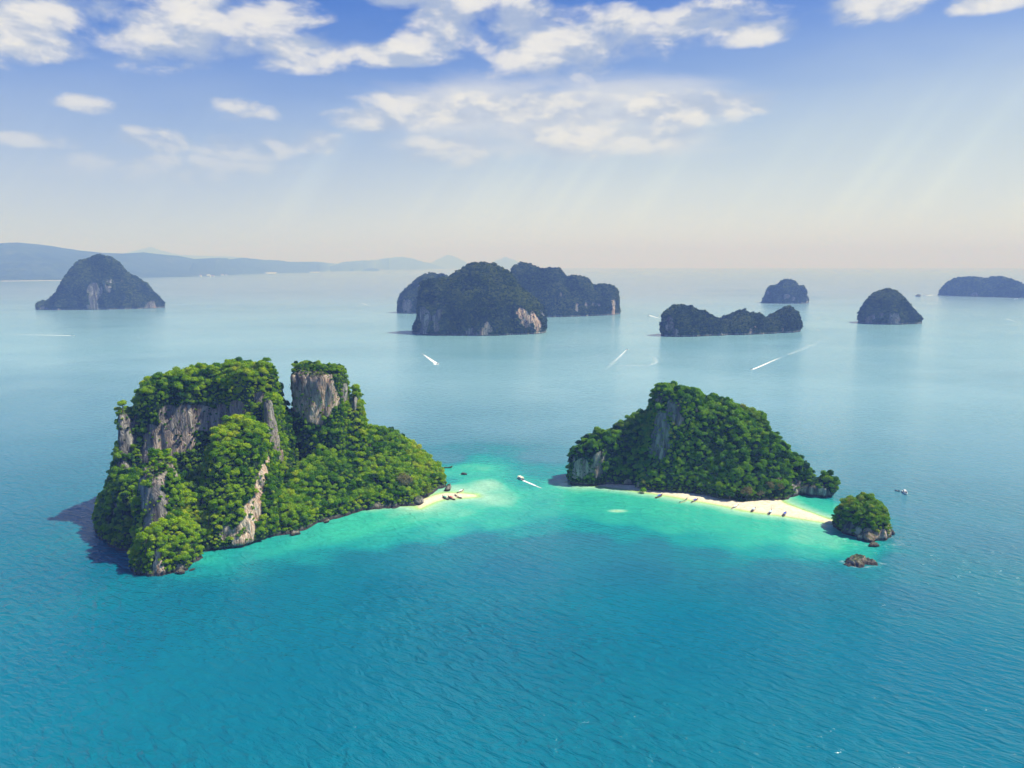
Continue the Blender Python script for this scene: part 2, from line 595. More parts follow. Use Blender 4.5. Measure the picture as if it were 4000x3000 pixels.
CROWN_NEAR = [crown_mesh('crown_near', M_LEAF, 100 + i, lobes=8 + i % 4, leaves=(84, 84, 120, 96)[i % 4], core=(0.76, 0.7, 0.42, 0.6)[i % 4], lobe_r=(0.22, 0.46), flat=(0.62, 0.8, 0.7, 1.0)[i % 4], spread=(0.66, 0.5, 0.6, 0.42)[i % 4]) for i in range(8)]
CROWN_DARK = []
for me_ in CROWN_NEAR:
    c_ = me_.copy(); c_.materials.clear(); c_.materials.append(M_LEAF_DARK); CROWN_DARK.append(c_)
CROWN_FAR = [crown_mesh('crown_far', M_LEAF_FAR, 200 + i, lobes=6, leaves=12, leaf=0.26) for i in range(4)]
TRUNKS = [trunk_mesh('trunk', i) for i in range(3)]


def proto_collection(name, meshes):
    c = bpy.data.collections.new(name)
    for i, me in enumerate(meshes):
        o = bpy.data.objects.new('%s_%02d' % (name, i), me)
        c.objects.link(o)
    return c


PC_NEAR = proto_collection('near_crowns', CROWN_NEAR)
PC_DARK = proto_collection('dark_crowns', CROWN_DARK)
PC_FAR = proto_collection('far_crowns', CROWN_FAR)


def scatter_group(coll):
    ng = bpy.data.node_groups.new('scatter_' + coll.name, 'GeometryNodeTree')
    ng.interface.new_socket('Geometry', in_out='INPUT', socket_type='NodeSocketGeometry')
    ng.interface.new_socket('Geometry', in_out='OUTPUT', socket_type='NodeSocketGeometry')
    N, L = ng.nodes, ng.links
    gi, go = N.new('NodeGroupInput'), N.new('NodeGroupOutput')
    iop = N.new('GeometryNodeInstanceOnPoints')
    ci = N.new('GeometryNodeCollectionInfo')
    ci.inputs['Collection'].default_value = coll
    ci.inputs['Separate Children'].default_value = True
    ci.inputs['Reset Children'].default_value = True

    def attr(nm, ty):
        a = N.new('GeometryNodeInputNamedAttribute')
        a.data_type = ty
        a.inputs['Name'].default_value = nm
        return a.outputs['Attribute']
    L.new(gi.outputs[0], iop.inputs['Points'])
    L.new(ci.outputs[0], iop.inputs['Instance'])
    iop.inputs['Pick Instance'].default_value = True
    L.new(attr('idx', 'INT'), iop.inputs['Instance Index'])
    e2r = N.new('FunctionNodeEulerToRotation')
    L.new(attr('rot', 'FLOAT_VECTOR'), e2r.inputs[0])
    L.new(e2r.outputs[0], iop.inputs['Rotation'])
    L.new(attr('scl', 'FLOAT_VECTOR'), iop.inputs['Scale'])
    L.new(iop.outputs[0], go.inputs[0])
    return ng


SG = {c.name: scatter_group(c) for c in (PC_NEAR, PC_DARK, PC_FAR)}


def scatter(name, pts, rots, scls, kinds, coll, parent, label=None):
    me = bpy.data.meshes.new(name)
    org = np.array(parent.location) if parent is not None else np.zeros(3)
    me.vertices.add(len(pts))
    me.vertices.foreach_set('co', (np.asarray(pts) - org).astype(np.float32).ravel())
    for nm, ty, arr, key in (('rot', 'FLOAT_VECTOR', rots, 'vector'), ('scl', 'FLOAT_VECTOR', scls, 'vector')):
        a = me.attributes.new(nm, ty, 'POINT')
        a.data.foreach_set(key, np.asarray(arr, np.float32).ravel())
    a = me.attributes.new('idx', 'INT', 'POINT')
    a.data.foreach_set('value', np.asarray(kinds, np.int32))
    o = link(name, me, None, parent)
    md = o.modifiers.new('scatter', 'NODES')
    md.node_group = SG[coll.name]
    tag(o, label, None, None, 'stuff')
    return o


# ------------------------------------------------------------------ placed spots on a surface (bare cliffs)
def spots_to_world(V, N, spots):
    """(px, py, r, pink) -> world centre: nearest camera-facing surface vertex along that view line"""
    C = np.array([0, 0, CAM_H])
    d = V - C
    facing = (d * N).sum(1) < 0
    out = []
    for (px, py, rad, pk) in spots:
        r = ray(px, py)
        r = r / np.linalg.norm(r)
        t = d @ r
        off = np.linalg.norm(d - t[:, None] * r, axis=1)
        tol = max(3.0, t.min() * 0.004)
        m = facing & (off < tol)
        if not m.any():
            m = off < off.min() + tol
        i = np.argmin(np.where(m, t, 1e18))
        out.append((V[i], rad, pk))
    return out


def bare_fields(V, spots, seed, soft=0.35):
    b = np.zeros(len(V)); p = np.zeros(len(V))
    r = np.random.default_rng(seed)
    wob = (np.sin(V[:, 0] * 0.31 + r.random() * 6) + np.sin(V[:, 1] * 0.27 + V[:, 2] * 0.2) + np.sin(V[:, 2] * 0.43 + V[:, 0] * 0.17)) / 3
    for c, rad, pk in spots:
        dd = (V - c) * np.array([1, 1, 0.8])
        w = np.clip((1 - np.linalg.norm(dd, axis=1) / (rad * (1 + 0.25 * wob))) / soft, 0, 1)
        b = np.maximum(b, w)
        p = np.maximum(p, w * pk)
    return b, p


def plant(V, Q, bareV, spacing, n_try, seed, rmin, rmax, zmin=1.9, up=0.25, steep_keep=0.9, cliff_small=0.5):
    """points for crowns spread over the surface"""
    r = np.random.default_rng(seed)
    c, n, a = face_data(V, Q)
    fb = bareV[Q].mean(1)
    ok = (c[:, 2] > zmin) & (n[:, 2] > -0.25)
    w = a * ok
    idx = r.choice(len(c), n_try, p=w / w.sum())
    p, nn, b = c[idx], n[idx], fb[idx]
    p = p + r.normal(size=p.shape) * 0.6
    keep = (b < 0.30 + 0.25 * r.random(len(b))) | (r.random(len(b)) < 0.06) | ((nn[:, 2] > 0.72) & (r.random(len(b)) < 0.5))
    keep &= (nn[:, 2] > 0.25) | (r.random(len(b)) < steep_keep)
    p, nn, b = p[keep], nn[keep], b[keep]
    key = np.floor(p / spacing).astype(np.int64)
    h = key[:, 0] * 73856093 ^ key[:, 1] * 19349663 ^ key[:, 2] * 83492791
    _, first = np.unique(h, return_index=True)
    p, nn, b = p[first], nn[first], b[first]
    sz = rmin + (rmax - rmin) * r.random(len(p)) ** 2.0
    steep = np.clip((0.45 - nn[:, 2]) / 0.45, 0, 1)
    sz *= 1 - steep * (1 - cliff_small)
    sz *= np.where(b > 0.35, 0.55, 1.0)
    sz *= np.clip(0.5 + (p[:, 2] - zmin) / 14.0, 0.5, 1.0)
    sz *= np.where((p[:, 2] > 104) & (spacing < 4) & (p[:, 0] > -216), 0.62, 1.0)
    pos = p + nn * sz[:, None] * 0.10
    pos[:, 2] += sz * (up * (1 - steep) - 0.35 * steep) * (0.4 + r.random(len(p))) + np.where(steep < 0.5, r.uniform(-0.4, 0.5, len(p)) * sz * 0.7, 0)
    lean_ = nn[:, :2] * 0.55 * steep[:, None]
    rots = np.stack([-lean_[:, 1] + r.normal(size=len(p)) * 0.1, lean_[:, 0] + r.normal(size=len(p)) * 0.1, r.random(len(p)) * 6.283], 1)
    st = r.uniform(0.8, 1.25, len(p))
    scl = np.stack([sz, sz * r.uniform(0.85, 1.15, len(p)), sz * st * (1 + 0.4 * steep)], 1)
    return pos, rots, scl, nn


# ------------------------------------------------------------------ near islands: towers with steep or sloping walls
def tower_field(xs, ys, zs, towers, seed, amp=4.5):
    X, Y = np.meshgrid(xs, ys, indexing='ij')
    z = zs[None, None, :]
    notch = 2.6 * np.exp(-((np.maximum(zs, 0) - 0.4) / 1.7) ** 2)[None, None]
    n2 = fbm(xs, ys, np.zeros(1), 34, 4, seed)[:, :, 0] * 9
    n2b = fbm(xs, ys, np.zeros(1), 16, 4, seed + 50)[:, :, 0] * 9
    Fd = None
    dmax = np.full(X.shape, -99.0)
    for t in towers:
        dmax = np.maximum(dmax, poly_sd(X, Y, t['p']))
        d = poly_sd(X, Y, t['p']) + n2 * t.get('w', 0.6)
        c = np.mean(np.array(t['p']), 0)
        tx, ty = t.get('tilt', (0, 0))
        top = t['h'] + tx * (X - c[0]) + ty * (Y - c[1]) + n2b * t.get('tw', 0.5)
        side = d[:, :, None] - t['l'] * z
        f = smin(side, top[:, :, None] - z, t.get('r', 10.0))
        Fd = f if Fd is None else smax(Fd, f, 3.0)
    Fd = Fd.astype(np.float32)
    Fd += amp * fbm(xs, ys, zs, 24, 3, seed + 10, zf=2.2)
    Fd += amp * 0.55 * fbm(xs, ys, zs, 7.5, 2, seed + 20, zf=3.0)
    ridg = 1 - np.abs(fbm(xs, ys, zs, 13, 2, seed + 30, zf=4.0)) * 2
    Fd -= np.clip(ridg - 0.72, 0, 1) * amp * 1.7
    Fd -= notch * np.clip(0.55 + 1.6 * n2[:, :, None] / 9, 0.1, 1.2)
    Fd -= np.clip(-dmax[:, :, None] - 5, 0, 20)
    return Fd


def near_island(name, label, towers, spots, vx, seed, zmax, amp=4.5):
    allp = np.concatenate([np.array(t['p']) for t in towers])
    lo, hi = allp.min(0) - 14, allp.max(0) + 14
    xs = np.arange(lo[0], hi[0], vx); ys = np.arange(lo[1], hi[1], vx); zs = np.arange(-4.5, zmax, vx)
    Fd = tower_field(xs, ys, zs, towers, seed, amp)
    Fd[0] = Fd[-1] = -1; Fd[:, 0] = Fd[:, -1] = -1; Fd[:, :, 0] = Fd[:, :, -1] = -1
    V, Q = surface_nets(Fd, (lo[0], lo[1], -4.5), vx)
    N = vert_normals(V, Q)
    sp = spots_to_world(V, N, spots)
    b, p = bare_fields(V, sp, seed)
    # the foot of every wall is bare
    b = np.maximum(b, np.clip((2.4 - V[:, 2]) / 1.4, 0, 1))
    org = np.array([allp[:, 0].mean(), allp[:, 1].mean(), 0.0])
    me = np_mesh(name, V - org, Q, True, {'bare': b, 'pink': p})
    o = link(name, me, M_ROCK, None, org)
    tag(o, label, 'island')
    return o, V, Q, b


LEFT = [
    dict(p=[(-346, 712), (-344, 684), (-326, 664), (-308, 664), (-268, 676), (-228, 668), (-197, 684), (-191, 712), (-226, 748), (-290, 764), (-330, 752)],
         h=122, l=0.12, r=21, tilt=(0.15, 0.0), w=0.7, tw=0.6),
    dict(p=[(-366, 715), (-361, 668), (-338, 625), (-308, 590), (-292, 592), (-290, 640), (-320, 700), (-350, 735)], h=50, l=0.40, r=16, w=0.4),
    dict(p=[(-352, 700), (-348, 668), (-333, 655), (-320, 668), (-322, 704), (-338, 716)], h=95, l=0.12, r=9, w=0.3),
    dict(p=[(-262, 640), (-256, 604), (-232, 592), (-210, 604), (-194, 622), (-186, 655), (-200, 684), (-246, 684)], h=91, l=0.26, r=22, w=0.45, tilt=(0.12, 0.1)),
    dict(p=[(-290, 600), (-287, 573), (-270, 561), (-252, 566), (-247, 590), (-258, 610), (-276, 614)], h=71, l=0.12, r=11, w=0.3, tilt=(-0.25, 0.2)),
    dict(p=[(-285, 590), (-284, 562), (-272, 544), (-252, 540), (-236, 552), (-233, 578), (-244, 600), (-270, 604)], h=29, l=0.30, r=12, w=0.35),
    dict(p=[(-300, 640), (-285, 590), (-246, 580), (-224, 604), (-215, 640), (-250, 680)], h=47, l=0.55, r=14, w=0.5),
    dict(p=[(-212, 745), (-209, 721), (-184, 714), (-158, 721), (-151, 746), (-160, 775), (-206, 778)], h=122, l=0.045, r=8, w=0.3, tilt=(-0.06, -0.05), tw=0.7),
    dict(p=[(-164, 752), (-162, 732), (-144, 729), (-133, 741), (-137, 768), (-160, 775)], h=106, l=0.12, r=10, w=0.25, tilt=(-0.9, 0)),
    dict(p=[(-223, 690), (-221, 664), (-206, 655), (-196, 668), (-198, 708), (-216, 716)], h=110, l=0.09, r=9, w=0.25),
    dict(p=[(-222, 640), (-213, 614), (-180, 632), (-158, 664), (-130, 697), (-108, 703), (-88, 710), (-82, 738), (-65, 776), (-66, 797), (-88, 835), (-120, 845), (-190, 800), (-226, 720)],
         h=80, l=1.0, r=28, w=0.55),
    dict(p=[(-200, 716), (-190, 690), (-150, 706), (-132, 735), (-145, 775), (-200, 785)], h=80, l=0.6, r=16, w=0.5, tilt=(-0.6, 0.1)),
    dict(p=[(-242, 745), (-238, 716), (-218, 712), (-206, 724), (-206, 760), (-232, 765)], h=105, l=0.10, r=8, w=0.2),
]
LEFT_SPOTS = [(595, 1760, 12, .3), (645, 1765, 11, .5), (605, 1820, 11, .3), (660, 1805, 9, .4), (500, 1740, 11, 0), (480, 1830, 12, 0), (540, 1860, 10, 0), (520, 1650, 9, 0), (440, 1980, 8, 0), (430, 1900, 8, 0), (650, 1640, 13, .15), (720, 1650, 14, .2), (790, 1640, 13, .25), (860, 1615, 11, .3), (915, 1600, 9, .45), (620, 1720, 11, .3), (625, 1790, 10, .35), (700, 1720, 11, .55),
              (640, 1860, 7, .3), (585, 1700, 9, 0), (560, 1780, 8, .1), (560, 1960, 10, .05), (600, 1970, 9, .1), (610, 2030, 9, .12), (570, 2050, 9, 0.05), (620, 1910, 5, .1),
              (1140, 1470, 12, .7), (1145, 1560, 13, .6), (1210, 1490, 14, .6), (1275, 1490, 13, .95), (1260, 1590, 14, 1.0), (1305, 1560, 12, .9), (1205, 1590, 14, .85), (1245, 1640, 7, 1.0), (1180, 1620, 6, .6),
              (1360, 1540, 9, .1), (1370, 1580, 8, .05), (1060, 1600, 11, .1), (1085, 1660, 12, .15), (1100, 1720, 11, .3), (1115, 1760, 9, .7), (1075, 1630, 10, .1), (1030, 1600, 8, 0), (1000, 1560, 6, .1),
              (1055, 1790, 6, 1.0), (1045, 1830, 6, 1.0), (1035, 1870, 6.5, 1.0), (1025, 1910, 7, 1.0), (1015, 1950, 7.5, 1.0), (1005, 1985, 9, 1.0), (1000, 2020, 10, 1.0), (985, 2060, 10, 1.0), (975, 2100, 9, .9), (920, 2090, 7, .3), (880, 2100, 6, .15),
              (600, 2210, 5, .9), (640, 2225, 5, .8), (620, 2180, 4, .8), (700, 2235, 4, .3), (1190, 2085, 4, .3), (1545, 1960, 6, .05), (1480, 1965, 4, .3), (470, 1640, 6, .1)]

isl_l, VL, QL, BL = near_island('limestone_island', 'tall jungle-covered limestone island with grey and pink cliffs and a flat-topped rock tower', LEFT, LEFT_SPOTS, 1.45, 31, 150)

RIGHT = [
    dict(p=[G(2216, 1880), G(2330, 1890), G(2500, 1908), G(2690, 1930), G(2820, 1956), G(2920, 1968), G(3000, 1958), G(3050, 1932), G(3100, 1922), G(3150, 1912),
            (298, 785), (282, 825), (240, 858), (150, 860), (90, 836), (58, 812)], h=83, l=0.60, r=26, w=0.45),
    dict(p=[(56, 800), (60, 780), (84, 776), (112, 790), (112, 825), (72, 822)], h=37, l=0.07, r=10, w=0.3, tilt=(0.35, 0)),
    dict(p=[(136, 800), (138, 766), (160, 755), (188, 764), (200, 790), (190, 822), (150, 826)], h=91, l=0.08, r=11, w=0.3, tilt=(-0.02, 0.02)),
    dict(p=[(120, 800), (122, 764), (160, 748), (215, 745), (245, 770), (235, 820), (150, 830)], h=76, l=0.34, r=16, w=0.4),
    dict(p=[(256, 770), (262, 750), (280, 745), (295, 752), (300, 780), (285, 800)], h=24, l=0.2, r=10, w=0.3, tilt=(-0.4, 0)),
    dict(p=[(282, 750), (286, 740), (300, 735), (310, 739), (312, 747), (300, 754)], h=10, l=-0.10, r=4, w=0.25),
    dict(p=[(200, 760), (205, 726), (225, 722), (262, 728), (290, 760), (270, 800)], h=58, l=0.5, r=18, w=0.4),
    dict(p=[(212, 805), (216, 760), (248, 748), (276, 760), (284, 792), (255, 825)], h=64, l=0.5, r=18, w=0.4, tilt=(-0.55, 0)),
]
RIGHT_SPOTS = [(2545, 1700, 9, 0), (2570, 1770, 8, 0), (2600, 1740, 8, .1), (2350, 1800, 8, .1), (2460, 1880, 5, .2), (3060, 1880, 5, .2), (2560, 1560, 9, .1), (2560, 1640, 9, .05), (2590, 1690, 9, .05), (2620, 1600, 9, .15), (2640, 1650, 7, .1), (2700, 1590, 3, .8), (2730, 1600, 3, .9), (2270, 1840, 10, .25), (2330, 1850, 9, .2), (2240, 1860, 6, .1), (2540, 1750, 6, .1),
               (3150, 1885, 9, .15), (3120, 1900, 8, .1), (3180, 1870, 7, .3), (3180, 1940, 9, 0), (3230, 1945, 10, 0), (3210, 1930, 8, 0), (2230, 1790, 4, .1), (2480, 1900, 4, .2)]
isl_r, VR, QR, BR = near_island('wedge_island', 'wedge-shaped forested island with a boxy dark peak, standing behind the long white sandspit', RIGHT, RIGHT_SPOTS, 1.45, 77, 120)

SMALL = [dict(p=[(271, 653), (273, 632), (286, 614), (302, 614), (312, 626), (315, 643), (302, 664), (282, 667)], h=24, l=0.36, r=13, w=0.2)]
SMALL_SPOTS = [(3380, 2090, 6, .7), (3490, 2070, 6, .5), (3300, 2060, 5, 0), (3450, 2105, 6, .8), (3400, 2105, 7, .7), (3360, 2110, 5, .3), (3470, 2090, 6, .8), (3430, 2120, 5, .2), (3340, 2080, 4, .1)]
isl_s, VS, QS, BS = near_island('bushy_islet', 'small round bushy islet with pinkish boulders at its foot, off the tip of the sandspit', SMALL, SMALL_SPOTS, 1.0, 5, 30, amp=2.2)


# ------------------------------------------------------------------ jungle on the near islands
TREE_BUDGET = []


def forest(isl, V, Q, b, coll, meshes, spacing, n_try, seed, rmin, rmax, what):
    pos, rots, scl, nn = plant(V, Q, b, spacing, n_try, seed, rmin, rmax)
    kinds = np.random.default_rng(seed).integers(0, len(meshes), len(pos))
    v = pos - np.array([0, 0, CAM_H])
    dist = np.linalg.norm(v, axis=1)
    facing = (-(v * nn).sum(1) / dist)
    score = scl[:, 0] / dist * np.clip(facing + 0.15, 0, 0.4)
    return dict(isl=isl, pos=pos, rots=rots, scl=scl, kinds=kinds, score=score, meshes=meshes, coll=coll, what=what)


FOR = [forest(isl_l, VL, QL, BL, PC_NEAR, CROWN_NEAR, 2.9, 130000, 1, 1.7, 5.6, ('round-crowned tree of the tall cliffed island on the slopes', 'jungle trees of the tall island')),
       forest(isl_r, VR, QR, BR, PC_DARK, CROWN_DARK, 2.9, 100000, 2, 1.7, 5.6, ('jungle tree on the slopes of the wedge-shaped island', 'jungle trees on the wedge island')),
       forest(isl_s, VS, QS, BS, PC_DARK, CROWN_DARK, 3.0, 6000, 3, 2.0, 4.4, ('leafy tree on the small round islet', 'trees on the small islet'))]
allscore = np.concatenate([f['score'] for f in FOR])
cut = np.sort(allscore)[-286]
for f in FOR:
    sel = f['score'] >= cut
    rest = ~sel
    scatter('forest', f['pos'][rest], f['rots'][rest], f['scl'][rest], f['kinds'][rest], f['coll'], f['isl'])
    first = {}
    for i in np.nonzero(sel)[0]:
        k = int(f['kinds'][i])
        e = empty('jungle_tree', f['pos'][i])
        e.rotation_euler = f['rots'][i]
        e.scale = f['scl'][i]
        zone = ''
        if f['isl'] is isl_l:
            X_, Y_, Z_ = f['pos'][i]
            zone = (' on its nearest tip by the orange-brown boulder' if Y_ < 592 and Z_ < 34 else ' crowning the grey pillar' if Y_ < 612 and X_ < -243 else ' on the flat-topped tower' if Z_ > 100 and X_ > -216
                    else ' on the broad summit' if Z_ > 92 else ' on the rounded buttress beside the pink cliff strip' if X_ < -188 and Y_ < 700 else ' on the slope down to the small sandbar')
        tag(e, (f['what'][0].split(' on ')[0] + zone) if zone else f['what'][0], 'tree', f['what'][1] + zone)
        link('crown', f['meshes'][k], None, e)
        link('trunk', TRUNKS[k % 3], None, e)
    print('forest', f['isl'].name, len(f['pos']), 'individual', sel.sum())


def lone_tree(px, py, up, rad, mat, label, tall=1.0, seed=0):
    """a tree one can single out; (px, py) is where it stands"""
    if up is None:                      # rooted where the view line meets an island
        best = None
        for V_, Q_ in ((VL, QL), (VR, QR)):
            for c, _, _ in spots_to_world(V_, vert_normals(V_, Q_), [(px, py, 1, 0)]):
                r_ = ray(px, py); r_ = r_ / np.linalg.norm(r_)
                d_ = c - np.array([0, 0, CAM_H])
                off = np.linalg.norm(d_ - (d_ @ r_) * r_)
                if best is None or off < best[0]:
                    best = (off, c)
        loc = best[1] + np.array([0, 0, rad * 0.15])
    else:
        x, y = G(px, py)
        loc = (x, y, up)
    e = empty('tree', loc)
    e.scale = (rad, rad, rad * tall)
    tag(e, label, 'tree')
    link('crown', crown_mesh('crown', mat, 900 + seed, lobes=9, leaves=60, flat=0.85, spread=0.5), None, e)
    link('trunk', TRUNKS[seed % 3], None, e)


lone_tree(1590, 1905, None, 9, M_LEAF_DRY, 'pale dry tree with sparse tan leaves above the small sandbar beach', 1.3, 1)
lone_tree(1682, 1935, None, 6, M_LEAF_YEL, 'bright lime-yellow tree at the forest edge beside the small sandbar', 1.5, 2)
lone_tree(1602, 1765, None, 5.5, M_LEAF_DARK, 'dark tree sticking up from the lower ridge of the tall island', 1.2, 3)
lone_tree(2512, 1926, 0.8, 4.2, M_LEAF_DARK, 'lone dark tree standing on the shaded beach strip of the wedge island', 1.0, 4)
lone_tree(2895, 1962, None, 6, M_LEAF, 'fresh green tree leaning over the beach of the wedge island', 1.0, 5)
lone_tree(2975, 1950, None, 6, M_LEAF_DRY, 'tan dry tree at the root of the white sandspit', 1.1, 6)
lone_tree(3060, 1925, None, 5.5, M_LEAF_DRY, 'pale tree by the green lagoon next to the white sandspit', 1.3, 7)
lone_tree(3010, 1915, None, 6.5, M_LEAF_DRY, 'brownish tree half way up beside the dark end cliff of the wedge island', 1.2, 9)
lone_tree(2920, 1925, None, 7, M_LEAF_DRY, 'broad tan tree behind the fresh green one over the beach of the wedge island', 0.9, 10)
lone_tree(2840, 1950, None, 6.5, M_LEAF_DARK, 'round olive tree over the beach of the wedge island, behind the moored longtail boats', 1.0, 8)


# ------------------------------------------------------------------ far islands from their outlines, real depth
def far_island(name, label, sil, yc0, yc1, w0, spots, vx, seed, n_tree, rt=(4.2, 8.5), amp=17):
    s = np.array(sil, float)
    pxm, pxM = s[0, 0], s[-1, 0]
    pts = []
    for px, py in sil:
        Yc = yc0 + (yc1 - yc0) * (px - pxm) / (pxM - pxm)
        x, _, z = P(px, py, Yc)
        pts.append((x, max(z, 0)))
    pts = np.array(pts)
    pts[:, 0] = np.maximum.accumulate(pts[:, 0] + np.arange(len(pts)) * 0.05)
    x0, x1 = pts[0, 0], pts[-1, 0]
    xs = np.arange(x0 - 25, x1 + 25, vx)
    ys = np.arange(min(yc0, yc1) - w0 - 40, max(yc0, yc1) + w0 + 40, vx)
    zmax = pts[:, 1].max()
    zs = np.arange(-vx * 2, zmax + 20, vx)
    zt = np.interp(xs, pts[:, 0], pts[:, 1], left=-20, right=-20) - rt[1] * 0.35
    u = np.clip((xs - (x0 + x1) / 2) / ((x1 - x0) / 2), -1, 1)
    wv = w0 * (1 - np.abs(u) ** 3.2) ** 0.45 + 6
    wv = wv * (0.72 + 0.28 * zt / zmax)
    yc = yc0 + (yc1 - yc0) * np.clip((xs - x0) / (x1 - x0), 0, 1)
    Y = ys[None, :, None]; Z = zs[None, None, :]
    ztb = np.maximum(zt, 1)[:, None, None]
    q = np.clip(Z / ztb, 0, 1)
    wz = wv[:, None, None] * (1 - 0.96 * q ** 3.0)
    sidef = wz - np.abs(Y - yc[:, None, None])
    topf = zt[:, None, None] - Z + 0 * Y
    Fd = smin(sidef, topf, 10.0).astype(np.float32)
    Fd += amp * fbm(xs, ys, zs, 70, 3, seed, zf=2.5) * np.clip(0.22 + 0.78 * (1 - q), 0, 1)
    Fd += amp * 0.5 * fbm(xs, ys, zs, 26, 2, seed + 9, zf=2.0)
    rg2 = 1 - np.abs(fbm(xs, ys, zs, 95, 2, seed + 60, zf=3.0)) * 2
    Fd -= np.clip(rg2 - 0.55, 0, 1) * amp * 2.2 * np.clip(1 - q ** 3, 0.15, 1)
    rg = 1 - np.abs(fbm(xs, ys, zs, 45, 2, seed + 30, zf=5.0)) * 2
    Fd -= np.clip(rg - 0.7, 0, 1) * amp * 1.6
    Fd[0] = Fd[-1] = -1; Fd[:, 0] = Fd[:, -1] = -1; Fd[:, :, 0] = Fd[:, :, -1] = -1
    V, Q = surface_nets(Fd, (xs[0], ys[0], zs[0]), vx)
    N = vert_normals(V, Q)
    b, p = bare_fields(V, spots_to_world(V, N, spots), seed, 0.3)
    b = np.maximum(b, np.clip((7.0 - V[:, 2]) / 5, 0, 1))
    # scattered bare limestone on the steepest walls
    nz = vnoise(xs, ys, zs, 55, 55, 80, seed + 77)
    iv = ((V - np.array([xs[0], ys[0], zs[0]])) / vx).astype(int)
    nv = nz[iv[:, 0], iv[:, 1], iv[:, 2]]
    b = np.maximum(b, np.clip((nv - 0.36) * 4, 0, 0.7) * (np.abs(N[:, 2]) < 0.35))
    org = np.array([(x0 + x1) / 2, (yc0 + yc1) / 2, 0])
    o = link(name, np_mesh(name, V - org, Q, True, {'bare': b, 'pink': p}), M_ROCK_FAR, None, org)
    tag(o, label, 'island')
    pos, rots, scl, nn = plant(V, Q, b, rt[0] * 1.3, n_tree * 2, seed, rt[0], rt[1], zmin=6, up=0.1, cliff_small=0.75)
    scatter('forest', pos, rots, scl, np.random.default_rng(seed).integers(0, 4, len(pos)), PC_FAR, o)
    print(name, len(V), 'trees', len(pos))
    return o


far_island('karst_island', 'hump-backed forested island with bright pink cliffs, front one of the central cluster',
           [(1606, 1290), (1620, 1262), (1636, 1240), (1640, 1100), (1700, 1090), (1760, 1078), (1790, 1058), (1830, 1034), (1852, 1024), (1885, 1024), (1930, 1037), (1975, 1050), (2030, 1120), (2080, 1160), (2118, 1190), (2128, 1215), (2134, 1296)],
           2610, 2640, 125, [(2060, 1260, 24, .9), (2050, 1225, 18, .9), (2110, 1270, 26, 1), (2095, 1230, 20, .9), (2035, 1215, 12, 1), (1900, 1300, 14, .7), (1910, 1280, 12, .8), (1700, 1285, 14, .3), (1925, 1295, 10, .5)], 5.0, 3, 26000)
far_island('karst_island', 'low rounded island half hidden behind the dark hump-backed one',
           [(1550, 1228), (1552, 1185), (1566, 1148), (1600, 1112), (1630, 1090), (1655, 1072), (1682, 1066), (1740, 1075), (1800, 1110), (1820, 1200)],
           3740, 3740, 95, [(1580, 1200, 30, .3), (1575, 1180, 20, .2)], 7.0, 13, 9000)
far_island('karst_island', 'long stepped forested island behind the dark hump-backed one, ending in a pale cliff',
           [(1950, 1210), (1985, 1090), (2005, 1045), (2035, 1030), (2070, 1030), (2120, 1050), (2180, 1050), (2215, 1082), (2236, 1078), (2272, 1080), (2298, 1096), (2310, 1114), (2350, 1111), (2385, 1112), (2410, 1126), (2414, 1190), (2424, 1228)],
           3440, 3660, 140, [(2408, 1200, 16, 1), (2408, 1220, 16, 1), (2404, 1175, 12, 1), (2265, 1190, 10, .8), (2262, 1205, 10, .7), (2200, 1145, 10, .1), (2300, 1185, 12, .2), (2350, 1190, 10, .2)], 6.5, 23, 26000, amp=15)
far_island('karst_island', 'solitary dome-shaped island with low shoulders on both sides, in front of the mainland hills',
           [(143, 1212), (148, 1180), (195, 1177), (215, 1152), (248, 1132), (254, 1088), (275, 1055), (300, 1028), (340, 1004), (380, 996), (425, 1000), (455, 1018), (478, 1050), (492, 1066), (530, 1082), (566, 1104), (580, 1128), (608, 1146), (624, 1172), (636, 1188), (641, 1206)],
           4010, 4170, 130, [(150, 1200, 14, .2), (222, 1205, 10, .7), (480, 1085, 9, .7), (618, 1200, 9, .9), (330, 1205, 14, .1)], 8.0, 33, 30000, amp=15)
far_island('karst_island', 'long low island of three wooded humps with small bright scars at the waterline',
           [(2580, 1312), (2584, 1240), (2600, 1212), (2630, 1194), (2662, 1190), (2700, 1200), (2740, 1216), (2790, 1242), (2812, 1250), (2840, 1235), (2860, 1226), (2885, 1216), (2905, 1212), (2925, 1226), (2962, 1226), (2992, 1248), (3010, 1236), (3055, 1206), (3080, 1194), (3108, 1214), (3120, 1245), (3124, 1292)],
           2500, 2690, 75, [(2945, 1290, 8, .9), (2960, 1270, 6, .9), (2605, 1270, 16, .15), (2610, 1240, 12, .1), (3065, 1295, 6, .9), (2830, 1310, 7, .6), (2645, 1290, 10, .1)], 5.0, 43, 22000, amp=9)
far_island('karst_island', 'small castle-like rock island with upright pinnacles, farthest of the open-water ones',
           [(2970, 1182), (2985, 1172), (3000, 1150), (3002, 1121), (3020, 1114), (3042, 1116), (3050, 1098), (3072, 1090), (3098, 1095), (3114, 1112), (3119, 1132), (3126, 1116), (3140, 1118), (3143, 1152), (3154, 1166), (3156, 1184)],
           4700, 4700, 100, [(3075, 1150, 16, .1), (3090, 1165, 14, .1), (3110, 1160, 14, .1)], 7.5, 53, 7000, rt=(5, 9), amp=12)
